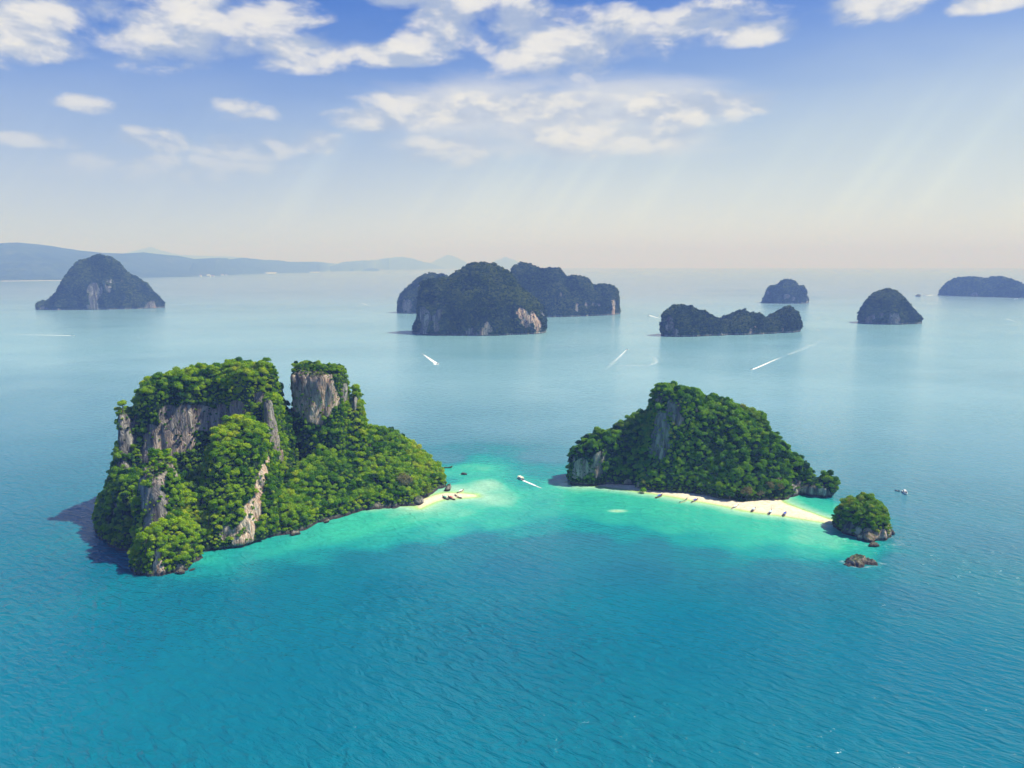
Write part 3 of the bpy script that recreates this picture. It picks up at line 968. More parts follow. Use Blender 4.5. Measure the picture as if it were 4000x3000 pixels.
far_island('karst_island', 'beehive-shaped island with pale cliff patches at the waterline, standing alone',
           [(3360, 1264), (3365, 1215), (3384, 1182), (3410, 1152), (3440, 1136), (3475, 1129), (3500, 1140), (3520, 1160), (3538, 1186), (3556, 1212), (3584, 1234), (3590, 1258)],
           3050, 3090, 95, [(3380, 1250, 14, .3), (3400, 1240, 12, .3), (3515, 1258, 8, .9), (3525, 1252, 8, .7), (3460, 1225, 10, .1)], 6.0, 63, 14000, amp=11)
far_island('karst_island', 'hazy blue twin-humped island cut by the edge of the picture',
           [(3660, 1156), (3670, 1143), (3678, 1146), (3690, 1130), (3702, 1104), (3740, 1084), (3780, 1080), (3820, 1084), (3842, 1092), (3868, 1081), (3900, 1079), (3940, 1090), (3985, 1108), (4040, 1125), (4100, 1150), (4130, 1166)],
           5900, 5350, 140, [(3800, 1150, 14, .2)], 11.0, 73, 16000, rt=(7, 12), amp=15)


# ------------------------------------------------------------------ mainland hills
def hill_range(name, rid, depth, seed, vx=None):
    """rid: (px, py, shore_py) along the ridge; shore from the shoreline, ridge behind it"""
    m, n = 380, 26
    px = np.linspace(rid[0][0], rid[-1][0], m)
    ry = np.interp(px, [a[0] for a in rid], [a[1] for a in rid])
    sy = np.interp(px, [a[0] for a in rid], [a[2] for a in rid])
    V = np.zeros((m, n, 3))
    nn = fbm(np.arange(m) * 1.0, np.arange(n) * 4.0, np.zeros(1), 22, 4, seed)[:, :, 0]
    n1 = fbm(np.arange(m) * 1.0, np.zeros(1), np.zeros(1), 18, 4, seed + 5)[:, 0, 0]
    for i in range(m):
        gx, gy = G(px[i], sy[i])
        Yr = gy + depth
        x, _, z = P(px[i], ry[i] + n1[i] * 2.5, Yr)
        z = max(z, 5)
        for j in range(n):
            t = j / (n - 1) * 1.5
            yy = gy + depth * t
            prof = math.sin(min(t, 1) * math.pi / 2) ** 1.3 if t <= 1 else math.cos((t - 1) * math.pi) ** 0.8 if t < 1.5 else 0
            xx = gx * (1 + 0) + (x - gx) * t
            hgt = z * prof * (1 + 0.35 * nn[i, j] * math.sin(min(t, 1) * math.pi))
            V[i, j] = (xx, yy, (hgt if 0 < j < n - 1 else -6))
    I = np.arange(m * n).reshape(m, n)
    Q = np.stack([I[:-1, :-1], I[1:, :-1], I[1:, 1:], I[:-1, 1:]], -1).reshape(-1, 4)
    o = link(name, np_mesh(name, V.reshape(-1, 3), Q, True), M_HILL)
    tag(o, kind='structure')
    return o


M_HILL, g, out = new_mat('hill_forest')
pos = g.n('ShaderNodeNewGeometry').outputs['Position']
hc = g.ramp(g.noise(pos, 0.004, 7.0, 0.65), [(0.35, (0.018, 0.035, 0.012)), (0.55, (0.04, 0.065, 0.02)), (0.72, (0.10, 0.11, 0.05))])
hb = g.n('ShaderNodeBump', {'Height': g.noise(pos, 0.006, 6.0, 0.7), 'Strength': 0.8, 'Distance': 60.0})
g.put(out.inputs['Surface'], g.n('ShaderNodeBsdfDiffuse', {'Color': hc, 'Normal': hb}))

hill_range('mainland_hills', [(-2400, 1085, 1106), (-1900, 1030, 1105), (-1300, 985, 1103), (-800, 965, 1101), (-260, 950, 1099), (0, 950, 1097), (70, 947, 1096), (150, 956, 1095), (230, 968, 1094), (310, 979, 1092), (400, 988, 1090), (480, 990, 1088), (560, 985, 1085),
                              (620, 992, 1083), (700, 1000, 1081), (760, 1012, 1079), (830, 1008, 1077), (890, 1008, 1073)], 3600, 3)
hill_range('mainland_hills', [(-700, 1085, 1101), (-480, 1050, 1100), (-260, 1035, 1098), (0, 1030, 1096), (120, 1022, 1095), (200, 1026, 1094), (330, 1040, 1091), (470, 1052, 1088), (620, 1066, 1084), (760, 1076, 1080)], 900, 9)
hill_range('coastal_hills', [(690, 1030, 1080), (760, 1018, 1079), (840, 1010, 1077), (900, 1012, 1074), (950, 1006, 1071), (1040, 1016, 1068), (1130, 1022, 1066), (1240, 1024, 1064), (1320, 1030, 1050), (1380, 1050, 1060)], 2600, 19)
hill_range('headland_hills', [(1290, 1040, 1060), (1340, 1024, 1058), (1420, 1018, 1056), (1470, 1016, 1050), (1520, 1007, 1053), (1570, 1004, 1052), (1620, 1012, 1052), (1690, 1032, 1051), (1740, 1046, 1050)], 2500, 29)
hill_range('islet_hill', [(1412, 1056, 1059), (1430, 1050, 1059), (1450, 1048, 1059), (1470, 1049, 1059), (1486, 1056, 1059)], 500, 39)
hill_range('distant_mountains', [(420, 1010, 1050), (500, 985, 1050), (540, 976, 1050), (590, 967, 1050), (640, 980, 1050), (700, 996, 1050), (800, 1000, 1050), (900, 1002, 1050), (1000, 1012, 1050)], 4000, 49)
hill_range('distant_mountains', [(1660, 1040, 1049), (1690, 1022, 1048), (1720, 1008, 1048), (1745, 997, 1048), (1762, 996, 1048), (1780, 1005, 1048), (1810, 1018, 1048), (1840, 1040, 1049)], 4000, 59)
hill_range('distant_mountains', [(1900, 1040, 1049), (1940, 1016, 1048), (1975, 1004, 1048), (2000, 1012, 1048), (2040, 1030, 1049), (2070, 1042, 1049)], 4000, 69)

# ------------------------------------------------------------------ sand
BEACH_R = [G(*q) for q in [(2236, 1891), (2330, 1898), (2430, 1910), (2560, 1928), (2620, 1938), (2690, 1951), (2760, 1963), (2830, 1976), (2900, 1993), (2990, 2006), (3080, 2018), (3180, 2034), (3255, 2047),
                           (3295, 2046), (3240, 2029), (3180, 2009), (3115, 1985), (3062, 1964), (3040, 1944), (3010, 1915), (2850, 1930), (2690, 1918), (2560, 1900), (2400, 1880)]]
BEACH_L = [G(*q) for q in [(1640, 1985), (1665, 1974), (1700, 1958), (1735, 1949), (1780, 1946), (1830, 1942), (1862, 1939), (1855, 1933), (1800, 1927), (1740, 1926), (1705, 1933), (1672, 1945), (1620, 1960)]]
BEACH_T = [G(*q) for q in [(1455, 1982), (1500, 1976), (1560, 1974), (1585, 1974), (1580, 1964), (1500, 1960), (1450, 1970)]]
m_sand, g, out = new_mat('coral_sand')
pos = g.n('ShaderNodeNewGeometry').outputs['Position']
sc_ = g.ramp(g.noise(pos, 0.35, 7.0, 0.65), [(0.3, (0.46, 0.38, 0.25)), (0.5, (0.66, 0.58, 0.43)), (0.7, (0.76, 0.69, 0.55))])
sz_ = g.n('ShaderNodeSeparateXYZ', {0: pos}).outputs[2]
sc_ = g.mix(g.mr(sz_, 0.05, 0.45), (0.55, 0.50, 0.30), sc_)
litter = g.mr(g.noise(pos, 1.6, 3.0, 0.7), 0.62, 0.72)
sc_ = g.mix(g.m('MULTIPLY', litter, 0.35), sc_, (0.25, 0.18, 0.10))
sb_ = g.n('ShaderNodeBump', {'Height': g.noise(pos, 1.2, 6.0, 0.6), 'Strength': 0.5, 'Distance': 0.2})
g.put(out.inputs['Surface'], g.n('ShaderNodeBsdfPrincipled', {'Base Color': sc_, 'Roughness': 0.95, 'Normal': sb_}))


def sand(name, poly, seed, top=1.6):
    p = np.array(poly)
    lo, hi = p.min(0) - 6, p.max(0) + 6
    xs, ys = np.arange(lo[0], hi[0], 1.0), np.arange(lo[1], hi[1], 1.0)
    X, Y = np.meshgrid(xs, ys, indexing='ij')
    d = poly_sd(X, Y, poly) + fbm(xs, ys, np.zeros(1), 14, 3, seed)[:, :, 0] * 2.2
    Z = np.clip(d * 0.11, -0.5, top) + fbm(xs, ys, np.zeros(1), 5, 3, seed + 4)[:, :, 0] * 0.12 * (d > 0)
    I = np.arange(X.size).reshape(X.shape)
    Q = np.stack([I[:-1, :-1], I[1:, :-1], I[1:, 1:], I[:-1, 1:]], -1).reshape(-1, 4)
    V = np.stack([X, Y, Z], -1).reshape(-1, 3)
    Q = Q[V[Q][:, :, 2].max(1) > -0.35]
    used, inv = np.unique(Q, return_inverse=True)
    o = link(name, np_mesh(name, V[used], inv.reshape(-1, 4), True), m_sand)
    return tag(o, kind='structure')


sand('beach', BEACH_R, 1)
sand('beach', BEACH_L, 2)
sand('beach', BEACH_T, 3)

# ------------------------------------------------------------------ sea
ANCH = [(1850, 1830, .34), (1900, 1895, .22), (1960, 1950, .28), (1750, 2005, .30), (1550, 2030, .34), (1350, 2075, .36), (1200, 2110, .42), (1050, 2145, .48), (930, 2180, .55), (800, 2190, .5), (745, 2225, .66),
        (1000, 2215, .72), (1250, 2180, .66), (1150, 2250, .92), (1400, 2190, .9), (1600, 2150, .82), (1480, 2120, .5), (1750, 2070, .42), (1650, 2090, .5), (1850, 2110, .8), (1950, 2040, .40), (2050, 2080, .62), (2100, 2120, .85),
        (2100, 1960, .46), (2040, 1880, .5), (2120, 1850, .62), (2130, 1780, .85), (1950, 1770, .66), (1880, 1790, .5), (1830, 1760, .75), (2220, 1920, .36), (2250, 1970, .40), (2400, 1960, .38), (2400, 2030, .42), (2600, 2000, .38), (2620, 2060, .42), (2800, 2050, .40), (2990, 2080, .36), (3180, 2110, .30),
        (3270, 2140, .30), (3340, 2170, .45), (2900, 2110, .42), (2700, 2110, .52), (2450, 2085, .62), (2300, 2060, .6), (2300, 2110, .85), (2550, 2130, .8), (2750, 2170, .75), (3000, 2160, .55), (3180, 2170, .45), (3050, 2205, .8), (3250, 2210, .7), (3380, 2235, .72), (3250, 2260, .92), (3520, 2200, .85), (3600, 2100, .9),
        (3130, 1960, .42), (3180, 1965, .48), (3240, 1985, .40), (3270, 1995, .42), (3320, 2000, .6), (3330, 1950, .8), (3380, 1880, 1), (3550, 2000, 1),
        (1800, 1850, .40), (1780, 1900, .25), (1740, 1885, .55), (1760, 1790, .85), (2000, 1700, .95), (1700, 1700, 1), (2200, 1700, 1), (1650, 1600, 1), (2000, 1550, 1), (2400, 1500, 1),
        (150, 2000, 1), (300, 2250, 1), (600, 2300, .85), (700, 2330, 1), (1000, 2350, 1), (1500, 2300, 1), (2000, 2220, 1), (2500, 2230, 1), (3000, 2300, 1), (3500, 2320, 1), (3800, 2100, 1), (3700, 1900, 1), (3600, 1700, 1),
        (400, 2500, 1), (1200, 2600, 1), (2000, 2500, 1), (2800, 2500, 1), (3600, 2600, 1), (300, 1700, 1), (200, 1850, 1)]
AW = np.array([(*G(a, b), c) for a, b, c in ANCH])


def spaced(lo, a, b, hi, fine, growth=1.09):
    mid = list(np.arange(a, b, fine))
    s, x, left = fine, a, []
    while x > lo:
        s *= growth; x -= s; left.append(max(x, lo))
    s, x, right = fine, mid[-1], []
    while x < hi:
        s *= growth; x += s; right.append(min(x, hi))
    return np.array(left[::-1] + mid + right)


SEA_R = 60000.0
xs, ys = spaced(-SEA_R, -440, 440, SEA_R, 2.5), spaced(-3000, 500, 900, SEA_R, 2.5)
X, Y = np.meshgrid(xs, ys, indexing='ij')
near = (np.abs(X) < 700) & (Y > 300) & (Y < 1400)
Xn, Yn = X[near], Y[near]
num = np.zeros(len(Xn)); den = np.zeros(len(Xn))
for ax_, ay, dv in AW:
    w = 1 / ((Xn - ax_) ** 2 + (Yn - ay) ** 2 + 60) ** 1.9
    num += w * dv; den += w
dep = num / den
fade = np.clip((np.hypot(Xn, (Yn - 700) * 1.2) - 420) / 150, 0, 1)
dep = dep * (1 - fade) + fade
r_ = np.random.default_rng(8)
mott = sum(np.sin(Xn * math.cos(a) * k + Yn * math.sin(a) * k + ph) for a, k, ph in [(0.3, .045, 1), (1.2, .06, 2), (2.2, .09, 3), (0.8, .15, 4), (2.7, .21, 5)]) / 5
dep = dep + mott * 0.05 * np.clip(1.25 - dep, 0, 1)
for poly, k in ((BEACH_R, 12.0), (BEACH_L, 10.0), (BEACH_T, 7.0)):
    dd = np.maximum(-poly_sd(Xn, Yn, poly), 0)
    dep = dep * (1 - np.exp(-(dd + 0.3) / k))
bx, by = G(2410, 1996)
dep -= 0.30 * np.exp(-(((Xn - bx) / 9) ** 2 + ((Yn - by) / 5) ** 2))
depth = np.ones(X.shape)
depth[near] = np.clip(dep, 0, 1)
I = np.arange(X.size).reshape(X.shape)
Q = np.stack([I[:-1, :-1], I[1:, :-1], I[1:, 1:], I[:-1, 1:]], -1).reshape(-1, 4)
sea = link('sea', np_mesh('sea', np.stack([X, Y, X * 0], -1).reshape(-1, 3), Q, True, {'depth': depth.ravel()}))
tag(sea, kind='structure')

m_sea, g, out = new_mat('sea_water')
pos = g.n('ShaderNodeNewGeometry').outputs['Position']
da = g.n('ShaderNodeAttribute', attribute_name='depth').outputs['Fac']
dn = g.m('ADD', da, g.m('MULTIPLY', g.m('SUBTRACT', g.noise(pos, 0.05, 6.0, 0.6), 0.5), g.mr(da, 0.1, 0.8, 0.06, 0.20)))
da = g.m('MINIMUM', dn, g.mr(da, 0.9, 1.0, 0.98, 1.0, False))
body = g.ramp(da, [(0.0, (0.60, 0.60, 0.33)), (0.08, (0.38, 0.62, 0.20)), (0.18, (0.34, 0.62, 0.42)), (0.34, (0.040, 0.43, 0.29)),
                   (0.55, (0.010, 0.27, 0.26)), (0.76, (0.003, 0.155, 0.205)), (1.0, (0.0, 0.124, 0.190))])
sepw = g.n('ShaderNodeSeparateXYZ', {0: pos})
milky_sheen = g.m('MULTIPLY', g.mr(g.m('ADD', sepw.outputs[1], g.m('MULTIPLY', sepw.outputs[0], 0.25)), 520.0, 1500.0, 0.0, 1.0, False), g.mr(g.noise(g.scale3(pos, (0.7, 1, 1)), 0.0011, 3.0), 0.25, 0.55, 0.6, 1.0))  # pale sky reflection painted into the milky bay colour, stronger with distance
body = g.mix(g.m('MULTIPLY', milky_sheen, g.mr(da, 0.5, 0.95)), body, g.mix(g.mr(sepw.outputs[1], 1800.0, 7000.0), (0.20, 0.38, 0.43), (0.17, 0.24, 0.33)))  # far water tinted blue-grey in its own colour, to blend into horizon haze
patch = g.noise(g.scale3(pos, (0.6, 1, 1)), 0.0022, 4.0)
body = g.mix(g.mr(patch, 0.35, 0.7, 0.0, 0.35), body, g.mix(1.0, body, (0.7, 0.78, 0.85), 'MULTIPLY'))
w1 = g.noise(g.scale3(g.scale3(pos, (1, 1, 1), (0, 0, R(38))), (0.075, 0.19, 1)), 1.0, 3.0, 0.5, 0.5)
w2 = g.noise(g.scale3(g.scale3(pos, (1, 1, 1), (0, 0, R(20))), (0.16, 0.42, 1)), 1.0, 3.0, 0.55, 0.4)
w3 = g.noise(g.scale3(g.scale3(pos, (1, 1, 1), (0, 0, R(62))), (0.8, 1.3, 1)), 1.0, 3.0, 0.6)
w1 = g.m('POWER', w1, 1.6)
calm = g.mr(g.noise(pos, 0.004, 2.0), 0.35, 0.62, 0.45, 1.0)
h = g.m('ADD', g.m('MULTIPLY', w1, 4.2), g.m('ADD', g.m('MULTIPLY', w2, 1.5), g.m('MULTIPLY', w3, 0.30)))
bump = g.n('ShaderNodeBump', {'Height': g.m('MULTIPLY', h, calm), 'Strength': 1.0, 'Distance': g.mr(sepw.outputs[1], 330.0, 1300.0, 0.90, 0.42, False)})
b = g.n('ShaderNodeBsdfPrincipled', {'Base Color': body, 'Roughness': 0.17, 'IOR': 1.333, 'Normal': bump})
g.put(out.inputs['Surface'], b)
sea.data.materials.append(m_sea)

# ------------------------------------------------------------------ air
m_haze, g, out = new_mat('sea_haze')
hz = g.n('ShaderNodeVolumePrincipled')
hz.inputs['Density'].default_value = 1.3e-4
hz.inputs['Color'].default_value = (0.22, 0.38, 1.0, 1)
hz.inputs['Absorption Color'].default_value = (1, 1, 1, 1)
hz.inputs['Anisotropy'].default_value = 0.0
g.put(out.inputs['Volume'], hz.outputs[0])
HAZE_TOP = max((o.matrix_world @ Vector(c)).z for o in bpy.data.objects if o.type == 'MESH' and o.data.name.split('.')[0] in ('mainland_hills', 'coastal_hills', 'headland_hills', 'distant_mountains', 'karst_island') for c in o.bound_box) + 30
print('HAZE_TOP', HAZE_TOP)
hx, hy0, hy1, hz0, hz1 = SEA_R + 1500, -4500, SEA_R + 1500, -8, HAZE_TOP
hv = [(x, y, z) for x in (-hx, hx) for y in (hy0, hy1) for z in (hz0, hz1)]
hf = [(0, 1, 3, 2), (4, 6, 7, 5), (0, 4, 5, 1), (2, 3, 7, 6), (0, 2, 6, 4), (1, 5, 7, 3)]
haze = link('haze', np_mesh('haze', hv, hf, False), m_haze)
tag(haze, kind='stuff')
# ------------------------------------------------------------------ boulders and reefs
def boulder(name, px, py, size, label, seed, squash=(1, 1, 0.8), lean=0.0, pinkness=0.1, cap=None, rz=None):
    bm = bmesh.new()
    bmesh.ops.create_icosphere(bm, subdivisions=4, radius=1.0)
    r = random.Random(seed)
    V = np.array([v.co[:] for v in bm.verts])
    pl = [Vector((r.uniform(-1, 1), r.uniform(-1, 1), r.uniform(-.6, 1))).normalized() for _ in range(16)]
    for p_ in pl:                                     # broken faces
        pa = np.array(p_[:])
        dd = V @ pa - r.uniform(0.62, 0.9)
        V -= np.clip(dd, 0, None)[:, None] * pa * 0.9
    ph = [r.random() * 6 for _ in range(6)]
    n = sum(np.sin(V[:, 0] * k * 2.3 + ph[0] + V[:, 1] * 3) * np.sin(V[:, 1] * k * 2.9 + ph[1]) * np.sin(V[:, 2] * k * 2.5 + ph[2] + V[:, 0] * 2) / k for k in (1.0, 2.1, 4.3))
    V *= (1 + 0.13 * n)[:, None]
    V *= np.array(squash) * size / 2
    V[:, 0] += V[:, 2] * lean
    for v, c in zip(bm.verts, V): v.co = c
    Fc = np.array([[v.index for v in f.verts] for f in bm.faces])
    bm.free()
    x, y = G(px, py)
    me = np_mesh(name, V, Fc, True, {'bare': np.ones(len(V)), 'pink': np.full(len(V), pinkness)})
    o = link(name, me, M_ROCK_SMALL, None, (x, y + size * 0.3, size * 0.30 * squash[2] - 0.4))
    o.rotation_euler = (0, 0, rz if rz is not None else r.random() * 6)
    tag(o, label, 'rock')
    if cap:
        link('shrub', crown_mesh('shrub', cap, seed + 500, lobes=6, leaves=50, flat=0.6), None, o, (0, 0, size * 0.32 * squash[2])).scale = (size * 0.34,) * 3
    return o


M_ROCK_SMALL = rock_material('sea_rock', fine=3.0)
boulder('boulder', 1632, 1972, 12, 'big dark boulder with pale streaks between the forest edge and the small sandbar', 1, (1.15, 1, 0.85), cap=None)
boulder('standing_rock', 1749, 1920, 8.5, 'upright grey rock leaning over the sand of the small sandbar', 2, (0.75, 0.7, 1.25), 0.35, rz=0.2)
boulder('sea_rock', 1812, 1855, 5.5, 'small dark rock alone in the pale green water between the two islands', 3, (1.4, 0.8, 0.6), rz=-0.3)
boulder('boulder', 1512, 1978, 6.5, 'brown boulder with a green tuft standing in the shallows below the forest', 4, (1, 1, 0.9), pinkness=0.5, cap=M_LEAF)
boulder('boulder', 1275, 2043, 5.5, 'grey boulder at the waterline below the forest of the tall island', 5, (1.1, 0.9, 0.8), pinkness=0.2)
boulder('boulder', 1152, 2092, 8, 'pale angular boulder at the waterline with a bushy top, right of the pink cliff strip', 6, (1.1, 0.8, 0.8), pinkness=0.3, cap=M_LEAF)
boulder('boulder', 862, 2132, 5, 'low pale boulder under the cliff foot of the tall island', 7, (1.3, 0.8, 0.5), pinkness=0.4)
boulder('boulder', 700, 2243, 7, 'grey boulder under the lime-green bush on the nearest tip of the tall island', 8, (1.2, 0.9, 0.7), pinkness=0.3)
boulder('boulder', 605, 2246, 8.5, 'orange-brown boulder on the nearest tip of the tall island', 9, (1.2, 0.8, 0.75), pinkness=0.95)
boulder('boulder', 660, 2240, 6, 'pinkish boulder wedged between the two on the nearest tip', 10, (1, 0.8, 0.9), pinkness=0.9)
boulder('boulder', 560, 2247, 5, 'low wet rock at the very tip of the tall island', 11, (1.6, 0.8, 0.45), pinkness=0.3)
boulder('sea_rock', 748, 2229, 4, 'low brown rock just off the nearest tip of the tall island', 12, (1.6, 0.8, 0.5), pinkness=0.4)
boulder('boulder', 3402, 2118, 12.5, 'largest pale rounded boulder at the foot of the bushy islet', 13, (1.15, 0.9, 0.9), pinkness=0.85)
boulder('boulder', 3366, 2112, 7.5, 'narrow tan boulder beside the largest one on the bushy islet', 14, (0.8, 0.8, 1.2), pinkness=0.7)
boulder('boulder', 3450, 2098, 11, 'tan slab-like boulder at the seaward corner of the bushy islet', 15, (1.1, 0.9, 0.8), pinkness=0.8)
boulder('boulder', 3418, 2136, 8, 'dark ridged rock in the water in front of the bushy islet', 16, (1.5, 0.9, 0.5), pinkness=0.2)
boulder('boulder', 3484, 2090, 7, 'dark craggy rock at the outer edge of the bushy islet', 17, (0.9, 0.9, 1.0), pinkness=0.1)
boulder('boulder', 3268, 2052, 6, 'black wet rock where the white sandspit meets the bushy islet', 18, (1.5, 1, 0.5), pinkness=0.0)
boulder('boulder', 3284, 2064, 5.5, 'dark low rock at the shaded foot of the bushy islet', 19, (1.3, 1, 0.6), pinkness=0.0)
boulder('sea_rock', 3590, 1158, 32, 'tiny hazy rock far out beside a white boat', 20, (1.5, 0.8, 0.6), pinkness=0.0)
boulder('driftwood_rock', 2862, 1965, 2.5, 'small pale rock on the shaded sand behind the longtail boats', 21, (1.4, 1, 0.6), pinkness=0.6)

# jagged low reef
Vr, Qr, nr = [], [], 0
rp = [G(3298, 2188), G(3310, 2180), G(3350, 2178), G(3372, 2186), G(3400, 2188), G(3425, 2200), G(3430, 2212), G(3390, 2206), G(3360, 2216), G(3320, 2214), G(3302, 2206)]
allp = np.array(rp)
lo, hi = allp.min(0) - 5, allp.max(0) + 5
vx = 0.45
xs_, ys_, zs_ = np.arange(lo[0], hi[0], vx), np.arange(lo[1], hi[1], vx), np.arange(-1.5, 7, vx)
Xr, Yr = np.meshgrid(xs_, ys_, indexing='ij')
dr = poly_sd(Xr, Yr, rp)[:, :, None] + 0 * zs_
c_, s_ = math.cos(0.5), math.sin(0.5)
rid_ = np.abs(fbm(xs_, ys_, zs_, 3.2, 3, 41, zf=2.5))
Fr = np.minimum(dr * 0.7 + 0.5, 2.6) - zs_[None, None] * 0.75 + fbm(xs_, ys_, zs_, 5, 3, 40, zf=3) * 3.4 - rid_ * 2.4 + 0.2
Fr = np.minimum(Fr, dr + 1.2)
Fr[0] = Fr[-1] = -1; Fr[:, 0] = Fr[:, -1] = -1; Fr[:, :, 0] = Fr[:, :, -1] = -1
V_, Q_ = surface_nets(Fr.astype(np.float32), (lo[0], lo[1], -1.5), vx)
org = np.array([allp[:, 0].mean(), allp[:, 1].mean(), 0])
tag(link('rock_reef', np_mesh('rock_reef', V_ - org, Q_, True, {'bare': np.ones(len(V_)), 'pink': np.full(len(V_), 0.45)}), M_ROCK_SMALL, None, org),
    'low jagged brown reef breaking the water in front of the bushy islet', 'reef')

# ------------------------------------------------------------------ boats
M_WOOD = plain('boat_wood', (0.20, 0.11, 0.05), 0.6, 0.3)
M_DWOOD = plain('dark_wood', (0.06, 0.035, 0.02), 0.7, 0.3)
M_WHITE = plain('white_gelcoat', (0.82, 0.82, 0.80), 0.25, 0.04)
M_CREAM = plain('cream_canvas', (0.80, 0.74, 0.55), 0.6, 0.06)
M_BLUE = plain('blue_canvas', (0.03, 0.07, 0.42), 0.7, 0.15)
M_PBLUE = plain('pale_blue_canvas', (0.45, 0.55, 0.75), 0.7, 0.1)
M_GREEN = plain('green_canvas', (0.08, 0.38, 0.26), 0.7, 0.15)
M_RED = plain('red_cloth', (0.45, 0.05, 0.04), 0.7, 0.1)
M_GLASS = plain('dark_glass', (0.02, 0.03, 0.04), 0.1, 0.05, spec=0.8)
M_METAL = plain('engine_metal', (0.12, 0.12, 0.13), 0.4, 0.2, metal=0.5)
M_NAVY = plain('navy_paint', (0.02, 0.05, 0.12), 0.3, 0.1)
M_TAN = plain('tan_deck', (0.55, 0.45, 0.32), 0.6, 0.1)


def hull_mesh(name, L, B, Hh, bow, stern=0.75, mats=None, deck=0.55, draft=0.35, rise=0.0, n=15):
    """bow towards +X; shell, gunwale and inner deck"""
    rows = []
    for i in range(n):
        t = i / (n - 1)
        x = -L / 2 + L * t
        w = B / 2 * (stern + (1 - stern) * min(1, t / 0.35)) * (1 - max(0, (t - 0.5) / 0.5) ** bow) ** 0.8
        w = max(w, 0.03)
        sh = Hh * (1 + rise * max(0, (t - 0.55) / 0.45) ** 2.2)
        kz = -draft + (draft + sh * 0.55) * max(0, (t - 0.8) / 0.2) ** 2
        dz = sh * deck
        rows.append([(x, -w, sh), (x, -w * 0.92, sh * 0.35 + kz * 0.2), (x, -w * 0.5, kz), (x, w * 0.5, kz), (x, w * 0.92, sh * 0.35 + kz * 0.2), (x, w, sh),
                     (x, w * 0.86, sh), (x, w * 0.82, max(dz, kz + 0.05)), (x, -w * 0.82, max(dz, kz + 0.05)), (x, -w * 0.86, sh)])
    V = [p for r_ in rows for p in r_]
    k = 10
    Q = []
    for i in range(n - 1):
        for j in range(k):
            Q.append((i * k + j, (i + 1) * k + j, (i + 1) * k + (j + 1) % k, i * k + (j + 1) % k))
    bm = bmesh.new()
    vs = [bm.verts.new(v) for v in V]
    for q in Q: bm.faces.new([vs[a] for a in q])
    bm.faces.new(vs[:k][::-1]); bm.faces.new(vs[-k:])
    bmesh.ops.recalc_face_normals(bm, faces=bm.faces)
    me = bpy.data.meshes.new(name)
    bm.to_mesh(me); bm.free()
    for mt in mats: me.materials.append(mt)
    if len(mats) > 1:
        for pgn in me.polygons:
            if pgn.index < (n - 1) * k and pgn.index % k in (6, 7, 8): pgn.material_index = 1
    return me


def box_mesh(name, sx, sy, sz, mat, taper=1.0, bev=0.06, curve=0.0, shift=0.0):
    bm = bmesh.new()
    bmesh.ops.create_cube(bm, size=1)
    if curve: bmesh.ops.subdivide_edges(bm, edges=bm.edges[:], cuts=5, use_grid_fill=True)
    for v in bm.verts:
        k = taper if v.co.z > 0 else 1
        v.co.x *= sx * k; v.co.y *= sy * k; v.co.z *= sz
        if v.co.z > 0: v.co.x += shift
        v.co.z += curve * (1 - (2 * v.co.y / sy) ** 2)
    if bev and not curve: bmesh.ops.bevel(bm, geom=bm.edges[:], offset=min(bev, sz * .3), segments=2, affect='EDGES')
    me = bpy.data.meshes.new(name)
    bm.to_mesh(me); bm.free(); me.materials.append(mat)
    return me


def rod_mesh(name, p0, p1, r, mat, k=8, r1=None):
    bm = bmesh.new()
    d = Vector(p1) - Vector(p0)
    bmesh.ops.create_cone(bm, cap_ends=True, segments=k, radius1=r, radius2=r if r1 is None else r1, depth=d.length,
                          matrix=Matrix.Translation((Vector(p0) + Vector(p1)) / 2) @ d.to_track_quat('Z', 'Y').to_matrix().to_4x4())
    me = bpy.data.meshes.new(name); bm.to_mesh(me); bm.free(); me.materials.append(mat)
    return me


def longtail(canopy=None, hull=M_WOOD, inner=M_DWOOD, engine_up=False, flag=False, L=11.0, pole=False):
    e = empty('longtail_boat')
    h = link('hull', hull_mesh('hull', L, 2.0, 0.75, 2.2, 0.8, [hull, inner], 0.35, 0.3, 2.3), None, e)
    for x in (-2.2, -0.6, 1.0, 2.6):
        link('bench', box_mesh('bench', 0.35, 1.5, 0.08, M_TAN, bev=0.02), None, e, (x, 0, 0.55))
    if canopy:
        link('canopy', box_mesh('canopy', L * 0.46, 2.1, 0.09, canopy, curve=0.28), None, e, (-0.2, 0, 2.0))
        for x in (-2.5, 0, 2.1):
            for y in (-0.85, 0.85):
                link('post', rod_mesh('post', (0, 0, 0), (0, 0, 1.55), 0.04, M_WHITE), None, e, (x - 0.1, y, 0.55))
    link('engine', box_mesh('engine', 0.9, 0.55, 0.6, M_METAL), None, e, (-L / 2 + 0.6, 0, 1.1))
    link('propeller_shaft', rod_mesh('propeller_shaft', (-L / 2 + 0.2, 0, 1.0), (-L / 2 - 3.0, 0.2, 1.5 if engine_up else -0.1), 0.05, M_METAL), None, e)
    if flag:
        link('bow_ribbon', rod_mesh('bow_ribbon', (L / 2 - 0.5, 0, 1.9), (L / 2 - 0.3, 0, 2.5), 0.13, M_RED), None, e)
    if pole:
        link('flag_pole', rod_mesh('flag_pole', (L / 2 - 2.2, 0, 0.9), (L / 2 - 2.0, 0, 6.2), 0.07, M_RED, r1=0.04), None, e)
    return e


def place(o, px, py, bx, by, label, cat='boat', group=None, z=0.0, sc=1.0):
    """at picture point (px,py) on the sea, bow towards (bx,by)"""
    x, y = G(px, py); x2, y2 = G(bx, by)
    o.location = (x, y, z)
    o.rotation_euler = (0, 0, math.atan2(y2 - y, x2 - x))
    o.scale = (sc, sc, sc)
    tag(o, label, cat, group)
    return o


